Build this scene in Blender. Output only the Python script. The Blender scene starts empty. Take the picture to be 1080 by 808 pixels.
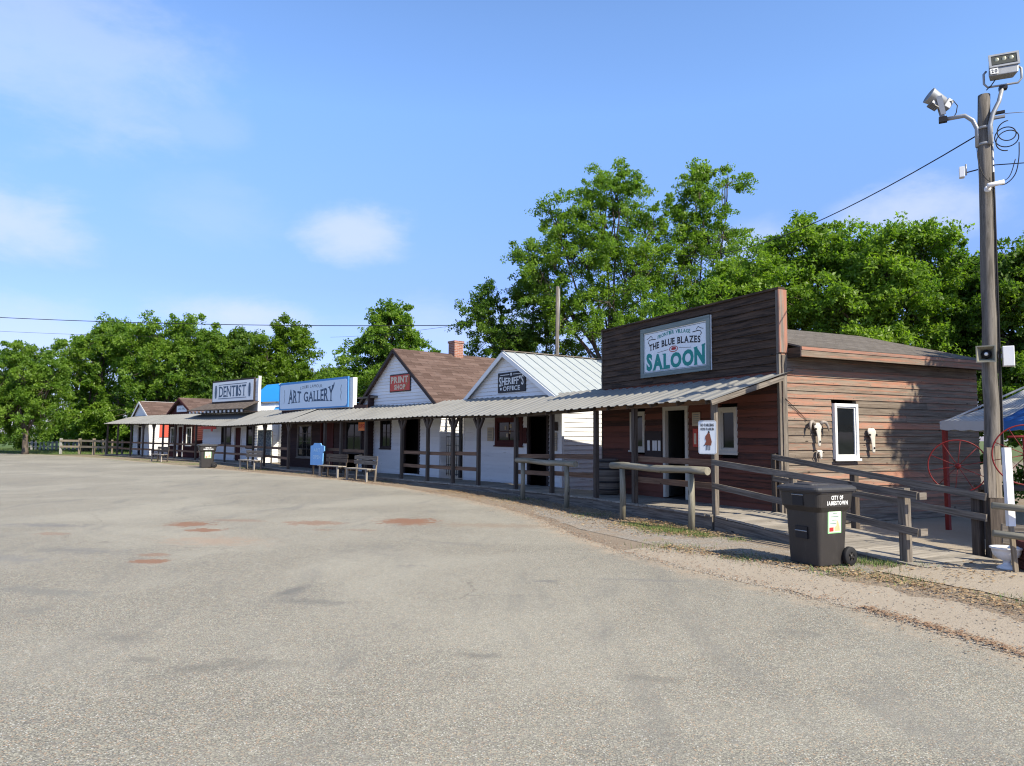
import bpy, math, random
import numpy as np
from mathutils import Vector, Matrix
random.seed(7); rng = np.random.default_rng(11)
sc = bpy.context.scene
COL = sc.collection
PI = math.pi
rad = math.radians

# ------------------------------------------------------------------ node helpers
class NT:
    def __init__(s, tree): s.t = tree; tree.nodes.clear()
    def n(s, typ, ins=None, **props):
        nd = s.t.nodes.new(typ)
        for k, v in props.items(): setattr(nd, k, v)
        for k, v in (ins or {}).items():
            sock = nd.inputs[k]
            if isinstance(v, bpy.types.NodeSocket): s.t.links.new(v, sock)
            else: sock.default_value = v
        return nd
    def math(s, op, a, b=0.0, c=0.0, clamp=False):
        nd = s.n('ShaderNodeMath', {0: a, 1: b, 2: c}, operation=op); nd.use_clamp = clamp; return nd.outputs[0]
    def mix(s, f, a, b, blend='MIX'):
        nd = s.n('ShaderNodeMix', data_type='RGBA', blend_type=blend)
        nd.clamp_factor = True
        for i, v in ((0, f), (6, a), (7, b)):
            if isinstance(v, bpy.types.NodeSocket): s.t.links.new(v, nd.inputs[i])
            else: nd.inputs[i].default_value = v if i == 0 else c4(v)
        return nd.outputs[2]
    def noise(s, vec, scale, detail=4, rough=.55, dist=0.0):
        return s.n('ShaderNodeTexNoise', {'Vector': vec, 'Scale': scale, 'Detail': detail, 'Roughness': rough, 'Distortion': dist}).outputs[0]
    def mapping(s, vec, scale=(1,1,1), loc=(0,0,0), rot=(0,0,0)):
        return s.n('ShaderNodeMapping', {'Vector': vec, 'Scale': scale, 'Location': loc, 'Rotation': rot}).outputs[0]
    def step(s, v, a, b, lo=0.0, hi=1.0):
        nd = s.n('ShaderNodeMapRange', {0: v, 1: a, 2: b, 3: lo, 4: hi}, interpolation_type='SMOOTHSTEP'); return nd.outputs[0]
    def bump(s, h, strength=.3, dist=.02):
        return s.n('ShaderNodeBump', {'Height': h, 'Strength': strength, 'Distance': dist}).outputs[0]
    def out(s, col, rough=.8, normal=None, metal=0.0, spec=.3, extra=None):
        ins = {'Base Color': col if isinstance(col, bpy.types.NodeSocket) else c4(col), 'Roughness': rough, 'Metallic': metal, 'Specular IOR Level': spec}
        if normal is not None: ins['Normal'] = normal
        ins.update(extra or {})
        b = s.n('ShaderNodeBsdfPrincipled', ins)
        o = s.n('ShaderNodeOutputMaterial', {'Surface': b.outputs[0]}); return b
def c4(c): return tuple(c) if len(c) == 4 else (c[0], c[1], c[2], 1.0)
def hx(r, g, b):   # sRGB 0-255 -> linear
    f = lambda v: (v/255/12.92) if v/255 <= .04045 else ((v/255+.055)/1.055)**2.4
    return (f(r), f(g), f(b))
def newmat(name):
    m = bpy.data.materials.new(name); m.use_nodes = True; return m, NT(m.node_tree)

def wood(name, c1, c2, paint=None, amt=.5, grain=28, dark=.25, rough=.85, pvar=.5, pmix=1.0, bvar=.2):
    m, t = newmat(name)
    uv = t.n('ShaderNodeUVMap').outputs[0]
    ri = t.n('ShaderNodeNewGeometry').outputs['Random Per Island']
    g = t.noise(t.mapping(uv, (1.3, grain, 1)), 1.0, 6, .65, .6)
    col = t.mix(t.step(g, .3, .7), c1, c2)
    fine = t.noise(t.mapping(uv, (5, grain*5, 1)), 1.0, 3, .6)
    col = t.mix(t.step(fine, .55, .8, 0, .55), col, tuple(x*dark for x in c1))
    kn = t.n('ShaderNodeTexVoronoi', {'Vector': t.mapping(uv, (1.6, 5.5, 1)), 'Scale': 1.0}, feature='F1').outputs['Distance']
    col = t.mix(t.step(kn, .09, .05), col, tuple(x*.25 for x in c1))
    if paint:
        big = t.noise(t.mapping(uv, (.45, 10, 1)), 1.0, 5, .7, .3)
        fl = t.noise(t.mapping(uv, (6, 60, 1)), 1.0, 4, .7)
        s = t.math('ADD', t.math('MULTIPLY', big, 1.0), t.math('MULTIPLY', ri, pvar))
        s = t.math('ADD', s, t.math('MULTIPLY', fl, .35))
        th = 1.20*(1-amt)
        pm = t.step(s, th+.14, th+.34, 0, pmix)
        pc = t.mix(t.noise(t.mapping(uv, (2, 14, 1)), 1.0, 3), tuple(x*.75 for x in paint), tuple(min(1, x*1.15) for x in paint))
        col = t.mix(pm, col, pc)
    br = t.n('ShaderNodeMapRange', {0: ri, 1: 0., 2: 1., 3: 1-bvar, 4: 1+bvar*.9}).outputs[0]
    col = t.mix(1.0, col, t.n('ShaderNodeCombineColor', {0: br, 1: br, 2: br}).outputs[0], 'MULTIPLY')
    t.out(col, rough, t.bump(t.math('ADD', g, t.math('MULTIPLY', fine, .4)), .35, .006)); return m

def paintmat(name, c, rough=.5, var=.12, scale=3, dirt=(.12,.1,.08), damt=.15, metal=0, bump=.05):
    m, t = newmat(name)
    ob = t.n('ShaderNodeTexCoord').outputs['Object']
    a = t.noise(ob, scale, 5, .6); b = t.noise(t.mapping(ob, (1,1,.35)), scale*4, 5, .7)
    col = t.mix(a, tuple(x*(1-var) for x in c), tuple(min(1, x*(1+var)) for x in c))
    col = t.mix(t.step(b, .5, .85, 0, damt), col, dirt)
    t.out(col, t.math('ADD', rough-.08, t.math('MULTIPLY', a, .16)), t.bump(b, bump, .004), metal); return m

def whitesiding(name, c=(.62,.63,.63)):
    m, t = newmat(name)
    uv = t.n('ShaderNodeUVMap').outputs[0]; ri = t.n('ShaderNodeNewGeometry').outputs['Random Per Island']
    g = t.noise(t.mapping(uv, (1.5, 22, 1)), 1.0, 6, .7)
    big = t.noise(uv, .9, 5, .6)
    col = t.mix(big, tuple(x*.84 for x in c), c)
    col = t.mix(t.step(t.math('ADD', g, t.math('MULTIPLY', big, .25)), .74, .84), col, (.30,.28,.25))
    br = t.n('ShaderNodeMapRange', {0: ri, 1: 0., 2: 1., 3: .92, 4: 1.03}).outputs[0]
    col = t.mix(1.0, col, t.n('ShaderNodeCombineColor', {0: br, 1: br, 2: br}).outputs[0], 'MULTIPLY')
    t.out(col, .6, t.bump(g, .12, .004)); return m

def shingles(name, c1, c2, c3, w=.30, h=.14):
    m, t = newmat(name)
    uv = t.n('ShaderNodeUVMap').outputs[0]
    b = t.n('ShaderNodeTexBrick', {'Vector': uv, 'Color1': c4(c1), 'Color2': c4(c2), 'Mortar': c4(tuple(x*.35 for x in c1)), 'Scale': 1.0,
        'Mortar Size': .006, 'Mortar Smooth': .1, 'Bias': 0., 'Brick Width': w, 'Row Height': h}, offset=.5)
    blot = t.noise(uv, 1.1, 4, .6); blot2 = t.noise(t.mapping(uv, (2.0, 6.0, 1)), 1.0, 3, .6)
    col = t.mix(t.step(blot2, .5, .7, 0, .6), b.outputs[0], c3)
    fine = t.noise(uv, 90, 2)
    col = t.mix(t.step(fine, .3, .8, 0, .45), col, tuple(x*.45 for x in c1))
    col = t.mix(t.step(blot, .45, .8, 0, .35), col, tuple(x*.5 for x in c2))
    hgt = t.math('ADD', t.math('MULTIPLY', b.outputs[1], -1.0), t.math('MULTIPLY', fine, .4))
    t.out(col, .95, t.bump(hgt, .6, .012), spec=.15); return m

def corrugated(name, c=(.27,.265,.24)):
    m, t = newmat(name)
    uv = t.n('ShaderNodeUVMap').outputs[0]
    st = t.noise(t.mapping(uv, (7, .5, 1)), 1.0, 5, .75); big = t.noise(uv, .8, 5, .6)
    col = t.mix(big, tuple(x*.78 for x in c), tuple(x*1.12 for x in c))
    col = t.mix(t.step(st, .46, .70, 0, .7), col, (.15,.145,.13))
    ru = t.noise(t.mapping(uv, (5, 1.6, 1), (3,3,0)), 1.0, 6, .7)
    col = t.mix(t.step(ru, .66, .76, 0, .6), col, (.16,.09,.05))
    t.out(col, .55, t.bump(st, .08, .003), .15, .4); return m

def flat(name, c, rough=.6, metal=0., spec=.3):
    m, t = newmat(name)
    ob = t.n('ShaderNodeTexCoord').outputs['Object']
    a = t.noise(ob, 9, 4, .6)
    t.out(t.mix(a, tuple(x*.86 for x in c), tuple(min(1,x*1.1) for x in c)), rough, None, metal, spec); return m

def glassmat(name, c=(.006,.007,.008)):
    m, t = newmat(name)
    ob = t.n('ShaderNodeTexCoord').outputs['Object']
    a = t.noise(ob, 1.7, 3, .5)
    t.out(t.mix(a, c, tuple(x*2.2 for x in c)), .05, t.bump(t.noise(ob, 2.2, 2), .05, .02), 0, .22); return m

def leafmat(name, c1, c2, c3, trans=.52):
    m, t = newmat(name)
    ri = t.n('ShaderNodeNewGeometry').outputs['Random Per Island']
    ob = t.n('ShaderNodeTexCoord').outputs['Object']
    cl = t.noise(ob, .55, 3, .6)
    col = t.mix(ri, c1, c2); col = t.mix(t.step(cl, .42, .68, 0, .75), col, c3)
    d = t.n('ShaderNodeBsdfPrincipled', {'Base Color': col, 'Roughness': .48, 'Specular IOR Level': .35})
    tc = t.mix(1.0, col, (1.35,1.5,.55), 'MULTIPLY')
    tr = t.n('ShaderNodeBsdfTranslucent', {'Color': tc})
    mx = t.n('ShaderNodeMixShader', {0: trans, 1: d.outputs[0], 2: tr.outputs[0]})
    t.n('ShaderNodeOutputMaterial', {'Surface': mx.outputs[0]}); return m

def barkmat(name, c1, c2):
    m, t = newmat(name)
    ob = t.n('ShaderNodeTexCoord').outputs['Object']
    g = t.noise(t.mapping(ob, (9,9,1.6)), 1.0, 6, .7)
    t.out(t.mix(t.step(g,.35,.65), c1, c2), .95, t.bump(g, .7, .03)); return m

# ------------------------------------------------------------------ mesh builder
class MB:
    def __init__(s): s.v = []; s.f = []; s.uv = []; s.sm = []
    def face(s, pts, uvs=None, smooth=False):
        b = len(s.v); s.v += [tuple(p) for p in pts]; s.f.append(tuple(range(b, b+len(pts))))
        s.uv += list(uvs) if uvs else [(p[0], p[1]) for p in pts]; s.sm.append(smooth)
    def hexa(s, c, ux=None, smooth=False):
        """c: 8 corners, order 000,100,110,010,001,101,111,011 (x,y,z bits)"""
        b = len(s.v); s.v += [tuple(p) for p in c]
        L = [(Vector(c[1])-Vector(c[0])).length, (Vector(c[3])-Vector(c[0])).length, (Vector(c[4])-Vector(c[0])).length]
        o = (random.uniform(0, 50), random.uniform(0, 50))
        bits = [(0,0,0),(1,0,0),(1,1,0),(0,1,0),(0,0,1),(1,0,1),(1,1,1),(0,1,1)]
        for q, (a, bb) in (((0,3,2,1),(0,1)),((4,5,6,7),(0,1)),((0,1,5,4),(0,2)),((1,2,6,5),(1,2)),((2,3,7,6),(0,2)),((3,0,4,7),(1,2))):
            if L[a] < L[bb]: a, bb = bb, a
            s.f.append(tuple(b+i for i in q)); s.sm.append(smooth)
            for i in q: s.uv.append((o[0]+bits[i][a]*L[a], o[1]+bits[i][bb]*L[bb]))
    def box(s, x0, x1, y0, y1, z0, z1, M=None):
        c = [(x0,y0,z0),(x1,y0,z0),(x1,y1,z0),(x0,y1,z0),(x0,y0,z1),(x1,y0,z1),(x1,y1,z1),(x0,y1,z1)]
        if M is not None: c = [M @ Vector(p) for p in c]
        s.hexa(c)
    def beam(s, p, q, w, h, up=(0,0,1)):
        """rectangular bar from p to q, w across, h along up"""
        p = Vector(p); q = Vector(q); d = (q-p).normalized(); sx = d.cross(Vector(up)).normalized(); u = sx.cross(d)
        a, bb = sx*w/2, u*h/2
        s.hexa([p-a-bb, q-a-bb, q+a-bb, p+a-bb, p-a+bb, q-a+bb, q+a+bb, p+a+bb])
    def tube(s, pts, radii, n=8, caps=True, wob=0):
        pts = [Vector(p) for p in pts]
        if not hasattr(radii, '__len__'): radii = [radii]*len(pts)
        b = len(s.v); L = 0; uvo = random.uniform(0, 30)
        T = []
        for i in range(len(pts)):
            d = (pts[min(i+1, len(pts)-1)]-pts[max(i-1, 0)]).normalized(); T.append(d)
        ref = Vector((0,0,1)) if abs(T[0].z) < .9 else Vector((1,0,0))
        U = (ref - T[0]*ref.dot(T[0])).normalized(); LL = []
        for i, p in enumerate(pts):
            U = (U - T[i]*U.dot(T[i])).normalized(); W = T[i].cross(U)
            if i: L += (p-pts[i-1]).length
            LL.append(L)
            for k in range(n):
                a = 2*PI*k/n; r = radii[i]*(1+(random.uniform(-wob, wob) if wob else 0))
                s.v.append(tuple(p+U*math.cos(a)*r+W*math.sin(a)*r))
        for i in range(len(pts)-1):
            for k in range(n):
                k2 = (k+1) % n
                s.f.append((b+i*n+k, b+i*n+k2, b+(i+1)*n+k2, b+(i+1)*n+k)); s.sm.append(True)
                r = radii[i]*2*PI/n
                s.uv += [(uvo+LL[i], k*r), (uvo+LL[i], (k+1)*r), (uvo+LL[i+1], (k+1)*r), (uvo+LL[i+1], k*r)]
        if caps:
            for i, fl in ((0, True), (len(pts)-1, False)):
                ids = [b+i*n+k for k in range(n)]
                if fl: ids.reverse()
                s.f.append(tuple(ids)); s.sm.append(False); s.uv += [(random.random()*.02, k*.01) for k in range(n)]
    def lathe(s, prof, n=24, M=None):
        b = len(s.v)
        for r, z in prof:
            for k in range(n):
                a = 2*PI*k/n; p = Vector((r*math.cos(a), r*math.sin(a), z)); s.v.append(tuple(M @ p if M is not None else p))
        for i in range(len(prof)-1):
            for k in range(n):
                k2 = (k+1) % n; s.f.append((b+i*n+k, b+i*n+k2, b+(i+1)*n+k2, b+(i+1)*n+k)); s.sm.append(True)
                s.uv += [(k/n, prof[i][1]), ((k+1)/n, prof[i][1]), ((k+1)/n, prof[i+1][1]), (k/n, prof[i+1][1])]
    def ball(s, c, r, M=None, n=12):
        prof = [(max(1e-4, math.sin(PI*i/n)), -math.cos(PI*i/n)) for i in range(n+1)]
        S = Matrix.Translation(c) @ (M if M is not None else Matrix()) @ Matrix.Diagonal((r[0], r[1], r[2], 1))
        s.lathe(prof, n, S)
    def prism(s, poly, y0, y1):
        """polygon in x,z (counter-clockwise seen from -y) extruded y0..y1"""
        s.face([(x, y0, z) for x, z in poly], [(x, z) for x, z in poly])
        s.face([(x, y1, z) for x, z in reversed(poly)], [(x, z) for x, z in reversed(poly)])
        k = len(poly)
        for i in range(k):
            (a, b), (c, d) = poly[i], poly[(i+1) % k]
            s.face([(a,y0,b),(a,y1,b),(c,y1,d),(c,y0,d)], [(0,0),(y1-y0,0),(y1-y0,1),(0,1)])
    def build(s, name, mat, parent=None, loc=None, rz=0, bevel=0):
        me = bpy.data.meshes.new(name); me.from_pydata(s.v, [], s.f)
        ul = me.uv_layers.new(name='UVMap'); ul.data.foreach_set('uv', np.array(s.uv, dtype=np.float32).ravel())
        me.polygons.foreach_set('use_smooth', np.array(s.sm, dtype=bool)); me.materials.append(mat); me.update()
        o = bpy.data.objects.new(name, me); COL.objects.link(o)
        if parent: o.parent = parent
        if loc is not None: o.location = loc
        if rz: o.rotation_euler.z = rz
        if bevel:
            bv = o.modifiers.new('edge', 'BEVEL'); bv.width = bevel; bv.segments = 2; bv.limit_method = 'ANGLE'
        return o

def tag(o, label=None, cat=None, group=None, kind=None):
    if label: o['label'] = label
    if cat: o['category'] = cat
    if group: o['group'] = group
    if kind: o['kind'] = kind
    return o
def thing(name, label, cat, loc=(0,0,0), rz=0, group=None):
    o = bpy.data.objects.new(name, None); COL.objects.link(o); o.location = loc; o.rotation_euler = (0,0,rz); o.empty_display_size = .2
    return tag(o, label, cat, group)
def copy_tree(o, parent=None):
    c = o.copy(); COL.objects.link(c)
    if parent: c.parent = parent
    for ch in [x for x in bpy.data.objects if x.parent == o]: copy_tree(ch, c)
    return c
def lbl(o, s): o['label'] = s; return o
def at(o, az, u):   # point u metres from o along azimuth az
    a = rad(az); return (o[0]+u*math.sin(a), o[1]+u*math.cos(a))
def fr(az): return rad(-(90+az))   # frame of a facade whose wall runs away along azimuth az: local +x comes back, +y goes into the building

# ------------------------------------------------------------------ lettering
_gl = {}
def glyph(ch, bold):
    k = (ch, bold)
    if k in _gl: return _gl[k]
    cu = bpy.data.curves.new('g', 'FONT'); cu.body = ch; cu.size = 1; cu.offset = bold; cu.resolution_u = 3
    ob = bpy.data.objects.new('g', cu); COL.objects.link(ob)
    dg = bpy.context.evaluated_depsgraph_get(); dg.update()
    me = ob.evaluated_get(dg).to_mesh()
    v = [(q.co.x, q.co.y) for q in me.vertices]; f = [tuple(p.vertices) for p in me.polygons]
    ob.evaluated_get(dg).to_mesh_clear()
    bpy.data.objects.remove(ob); bpy.data.curves.remove(cu)
    x0 = min(a for a, _ in v); x1 = max(a for a, _ in v); y0 = min(b for _, b in v); y1 = max(b for _, b in v)
    _gl[k] = ([((a-x0)/(x1-x0), (b-y0)/(y1-y0)) for a, b in v], f, (x1-x0)/.73, (y0, y1)); return _gl[k]
SER = {'A':'b0 b1','L':'t0 b0','O':'','N':'t0 b0 t1','S':'','D':'t0 b0','E':'t0 b0','T':'b.5','I':'t.5 b.5','R':'t0 b0 b1','G':'','Y':'t0 t1 b.5','P':'t0 b0','H':'t0 b0 t1 b1','F':'t0 b0','C':'','B':'t0 b0','U':'t0 t1','Z':'','W':'t0 t1','V':'t0 t1','K':'t0 b0 t1 b1','M':'t0 b0 t1 b1'}
def word(mb, text, x0, x1, zb, H, y, serif=False, bold=.02, base=None, height=None, gap=.12, skew=0):
    """writes text between x0..x1, bottom at zb + base(t), height H*height(t), in the plane y"""
    ws = [.4*.73 if ch == ' ' else (.30 if ch in "I'.!" else glyph(ch, bold)[2]*.73) for ch in text]
    tot = sum(ws)+gap*(len(text)-1); k = (x1-x0)/tot; x = x0
    for ch, w in zip(text, ws):
        if ch != ' ':
            vs, fs, _, (gy0, gy1) = glyph(ch, bold)
            cw = w*k
            def P(a, b):
                X = x + a*cw; t = (X-x0)/(x1-x0)*2-1
                hh = H*(height(t) if height else 1.0); zz = zb + (base(t) if base else 0)
                if ch == "'": b = .65+b*.35
                return (X+skew*b*hh, y, zz+b*hh)
            for f in fs: mb.face([P(*vs[i]) for i in f])
            if serif:
                sw = min(.17*H, cw*.3); sh = .07
                for q in SER.get(ch, '').split():
                    ax = float(q[1:]); ax = .12 if ax == 0 else (.88 if ax == 1 else .5)
                    b0 = 0 if q[0] == 'b' else 1-sh
                    da = sw/cw/1.0
                    mb.face([(P(ax-da, b0)[0], y-.0015, P(ax-da, b0)[2]), (P(ax+da, b0)[0], y-.0015, P(ax+da, b0)[2]), (P(ax+da, b0+sh)[0], y-.0015, P(ax+da, b0+sh)[2]), (P(ax-da, b0+sh)[0], y-.0015, P(ax-da, b0+sh)[2])])
        x += (w+gap)*k
def ring(mb, cx, cz, rx, rz_, w, y, n=28):
    for i in range(n):
        a, b = 2*PI*i/n, 2*PI*(i+1)/n
        mb.face([(cx+rx*math.cos(a), y, cz+rz_*math.sin(a)), (cx+(rx-w)*math.cos(a), y, cz+(rz_-w)*math.sin(a)), (cx+(rx-w)*math.cos(b), y, cz+(rz_-w)*math.sin(b)), (cx+rx*math.cos(b), y, cz+rz_*math.sin(b))][::-1])
def rect(mb, x0, x1, z0, z1, y): mb.face([(x0,y,z0),(x1,y,z0),(x1,y,z1),(x0,y,z1)])
def stroke(mb, pts, w, y):
    for (a, b), (c, d) in zip(pts, pts[1:]):
        L = math.hypot(c-a, d-b) or 1e-6; nx, nz = -(d-b)/L*w/2, (c-a)/L*w/2
        q = [(a-nx,y,b-nz),(c-nx,y,d-nz),(c+nx,y,d+nz),(a+nx,y,b+nz)]
        mb.face(q)

# ------------------------------------------------------------------ materials
W_GREY = wood('weathered_grey_wood', (.075,.062,.05), (.225,.195,.16))
W_POST = wood('dark_post_wood', (.038,.029,.023), (.10,.08,.064))
W_RAIL = wood('brown_rail_wood', (.09,.052,.032), (.20,.125,.08))
W_LOG  = wood('peeled_log_wood', (.13,.12,.085), (.28,.26,.20), grain=14)
W_DECK = wood('deck_boards', (.16,.142,.118), (.37,.335,.28))
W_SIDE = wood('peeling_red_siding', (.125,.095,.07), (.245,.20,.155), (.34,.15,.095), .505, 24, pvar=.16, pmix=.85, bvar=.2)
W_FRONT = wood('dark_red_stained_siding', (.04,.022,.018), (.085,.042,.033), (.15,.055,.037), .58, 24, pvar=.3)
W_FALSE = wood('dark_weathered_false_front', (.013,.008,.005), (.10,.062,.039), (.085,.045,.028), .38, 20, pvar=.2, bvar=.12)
W_TRIMR = wood('orange_worn_trim', (.11,.095,.08), (.24,.21,.18), (.34,.16,.11), .42, 20)
W_ARTW = wood('dark_brown_red_siding', (.022,.012,.011), (.05,.025,.022))
W_REDW = wood('maroon_painted_boards', (.045,.012,.011), (.085,.02,.018))
W_POLE = wood('utility_pole_wood', (.07,.062,.052), (.195,.175,.15), grain=16)
W_FENCE = wood('faded_white_fence_wood', (.20,.195,.18), (.42,.41,.38))
W_FAR  = wood('tan_fence_wood', (.15,.12,.085), (.28,.235,.175))
WHITE = whitesiding('white_lap_siding', (.79,.79,.78)); WHITE2 = whitesiding('pale_blue_grey_siding', (.74,.76,.77))
WTRIM = paintmat('white_trim', (.74,.74,.72), .5, .08, 5, (.25,.22,.18), .35)
CTRIM = paintmat('cream_window_trim', (.50,.47,.40), .6, .1, 6, (.2,.17,.13), .4)
BTRIM = paintmat('black_brown_trim', (.035,.024,.022), .7)
SH_GREY = shingles('grey_brown_shingles', (.12,.105,.09), (.18,.16,.14), (.10,.09,.08))
SH_RED = shingles('red_brown_shingles', (.085,.055,.044), (.155,.105,.087), (.175,.128,.11), .80, .20)
SH_OLD = shingles('old_wood_shakes', (.11,.09,.075), (.17,.14,.12), (.08,.065,.055), .14, .18)
CORR = corrugated('corrugated_roof_metal'); 
SEAM = paintmat('pale_standing_seam_metal', (.45,.485,.485), .38, .06, 2, (.3,.3,.26), .2, .25)
GLASS = glassmat('dark_window_glass')
DARK = flat('unlit_interior_black', (.02,.018,.016), .9)  # near-black colour stands in for the shade of unlit rooms
BLACK = flat('black_paint', (.012,.012,.014), .5); BLKMET = paintmat('black_iron', (.02,.02,.022), .5)
BRICK = None
def brickmat():
    m, t = newmat('chimney_brick'); ob = t.n('ShaderNodeTexCoord').outputs['Object']
    xyz = t.n('ShaderNodeSeparateXYZ', {0: ob}); v = t.n('ShaderNodeCombineXYZ', {0: t.math('ADD', xyz.outputs[0], xyz.outputs[1]), 1: xyz.outputs[2]}).outputs[0]
    b = t.n('ShaderNodeTexBrick', {'Vector': v, 'Color1': c4((.33,.13,.08)), 'Color2': c4((.22,.085,.055)), 'Mortar': c4((.35,.30,.26)), 'Scale': 1., 'Mortar Size': .008, 'Brick Width': .21, 'Row Height': .075})
    t.out(t.mix(t.step(t.noise(ob, 8, 5), .45, .75, 0, .4), b.outputs[0], (.4,.28,.22)), .9, t.bump(b.outputs[1], -.5, .01)); return m
BRICK = brickmat()
GALV = paintmat('galvanised_steel', (.31,.32,.33), .5, .14, 6, (.15,.14,.12), .35, .4)
PWHITE = paintmat('white_plastic', (.72,.73,.74), .4, .05, 4, (.3,.28,.25), .2)
RED = paintmat('red_metal_paint', (.17,.012,.011), .5, .15, 6, (.1,.03,.02), .3)
REDP = paintmat('red_sign_paint', (.52,.06,.035), .5, .12, 8, (.2,.05,.03), .3)
BLUET = paintmat('blue_tarp', (.02,.27,.70), .55, .12, 2, (.02,.14,.4), .2, 0, .2)
BLUEC = paintmat('blue_canopy_cloth', (.03,.12,.33), .8, .15, 3, (.02,.06,.15), .2, 0, .2)
WHITEC = paintmat('white_canopy_cloth', (.40,.40,.385), .85, .08, 3, (.3,.26,.2), .3, 0, .2)
BINM = paintmat('dark_grey_bin_plastic', (.034,.031,.029), .42, .12, 3, (.11,.10,.085), .22)
LIDM = paintmat('bin_lid_plastic', (.040,.040,.043), .5, .12, 3, (.16,.15,.14), .25)
RUBBER = flat('tyre_rubber', (.015,.015,.016), .7)
SIGNW = paintmat('white_sign_paint', (.76,.80,.82), .5, .04, 4, (.35,.33,.3), .15)
SIGNG = paintmat('pale_sign_paint', (.70,.74,.76), .5, .05, 4, (.3,.28,.25), .2)
SIGNB = paintmat('pale_blue_sign_paint', (.60,.70,.78), .5, .05, 2, (.2,.25,.3), .15)
TEAL = flat('teal_letter_paint', (.015,.25,.22)); LBLACK = flat('black_letter_paint', (.014,.016,.022))
LGREY = flat('grey_letter_paint', (.12,.15,.18)); LWHITE = flat('white_letter_paint', (.68,.69,.67)); LCREAM = flat('cream_letter_paint', (.62,.50,.36))
LRED = flat('red_letter_paint', (.40,.03,.03)); LBLUE = flat('blue_border_paint', (.07,.26,.56)); NAVY = flat('navy_letter_paint', (.05,.09,.15))
FRAMEG = wood('grey_green_sign_frame', (.13,.17,.165), (.24,.28,.265))
BONE = paintmat('bleached_bone', (.52,.49,.43), .6, .15, 12, (.22,.18,.14), .4, 0, .3)
HORN = paintmat('grey_brown_horn', (.30,.26,.22), .5, .25, 10, (.08,.06,.05), .6)
CABLE = flat('black_cable', (.012,.012,.013), .6)
DOORM = paintmat('grey_green_door', (.075,.08,.075), .5, .1, 4)
PAPER = paintmat('notice_paper', (.45,.38,.27), .8, .15, 7); STEEL = GALV
LAMPG = glassmat('flood_lamp_glass', (.05,.052,.045))
BARK = barkmat('grey_tree_bark', (.045,.036,.028), (.13,.105,.085)); 
LEAF_A = leafmat('bright_green_leaves', (.07,.15,.018), (.17,.28,.035), (.24,.35,.05))
LEAF_B = leafmat('mid_green_leaves', (.048,.108,.016), (.105,.19,.026), (.155,.24,.036))
LEAF_C = leafmat('yellow_green_leaves', (.07,.135,.010), (.13,.215,.018), (.17,.265,.026))

# ------------------------------------------------------------------ camera, light, sky
cam = bpy.data.objects.new('camera', bpy.data.cameras.new('camera')); COL.objects.link(cam); sc.camera = cam
cam.data.sensor_width = 36; cam.data.lens = 36*749/1080; cam.data.clip_end = 3000; cam.data.clip_start = .05
cam.matrix_world = Matrix.Translation((0,0,1.65)) @ Matrix.Rotation(rad(94.35), 4, 'X') @ Matrix.Rotation(rad(.4), 4, 'Z')
SAZ, SEL = 137.0, 42.0
sd = Vector((math.sin(rad(SAZ))*math.cos(rad(SEL)), math.cos(rad(SAZ))*math.cos(rad(SEL)), math.sin(rad(SEL))))
sun = bpy.data.objects.new('sun', bpy.data.lights.new('sun', 'SUN')); COL.objects.link(sun)
sun.data.energy = 4.9; sun.data.angle = rad(.5); sun.data.color = (1., .91, .75)
sun.rotation_euler = (-sd).to_track_quat('-Z', 'Y').to_euler(); sun.location = (10,-10,20)
wd = bpy.data.worlds.new('World'); sc.world = wd; wd.use_nodes = True; t = NT(wd.node_tree)
sky = t.n('ShaderNodeTexSky', sky_type='NISHITA', sun_disc=False, sun_elevation=rad(SEL), sun_rotation=rad(SAZ), altitude=400, air_density=1.0, dust_density=.6, ozone_density=2.2).outputs[0]
dirv = t.n('ShaderNodeTexCoord').outputs['Generated']
def cdir(x, y):
    v = Vector(((x-540)/749, (404-y)/749, -1)).normalized()
    return (Matrix.Rotation(rad(94.35), 3, 'X') @ Matrix.Rotation(rad(.4), 3, 'Z')) @ v
wisp = t.noise(t.mapping(dirv, (1,1,2.6)), 5.5, 7, .62, .4); wisp2 = t.noise(t.mapping(dirv, (1,1,1.6)), 16, 6, .62)
cm = None
for (x, y, rx, rz_, op) in ((378,248,.078,.038,.62),(8,236,.085,.045,.6),(45,40,.15,.09,.36),(245,332,.11,.028,.65),(215,132,.05,.025,.16),(960,226,.09,.042,.6),(790,255,.08,.03,.4),(20,350,.16,.05,.4),(560,345,.25,.04,.3),(230,225,.08,.04,.15)):
    c = cdir(x, y)
    q = t.n('ShaderNodeVectorMath', {0: dirv, 1: tuple(c)}, operation='SUBTRACT').outputs[0]
    q = t.n('ShaderNodeVectorMath', {0: q, 1: (1/rx, 1/rx*.6, 1/rz_)}, operation='MULTIPLY').outputs[0]
    l = t.n('ShaderNodeVectorMath', {0: q}, operation='LENGTH').outputs['Value']
    v = t.math('SUBTRACT', 1.35, l); v = t.math('ADD', v, t.math('MULTIPLY', t.math('SUBTRACT', wisp, .5), 1.7)); v = t.math('ADD', v, t.math('MULTIPLY', t.math('SUBTRACT', wisp2, .5), .8))
    v = t.step(v, .05, 1.15, 0, op)
    cm = v if cm is None else t.math('MAXIMUM', cm, v)
zz = t.n('ShaderNodeSeparateXYZ', {0: dirv}).outputs[2]
sat = t.mix(1.0, sky, t.mix(t.step(zz, .50, .80), t.mix(t.n('ShaderNodeMapRange', {0: zz, 1: .2, 2: .42}).outputs[0], t.mix(t.n('ShaderNodeMapRange', {0: zz, 1: -.02, 2: .2}).outputs[0], (.44, .42, .68), (.61, .64, .93)), (.95, 1.09, 1.27)), (.72, .72, .74)), 'MULTIPLY')
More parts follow.
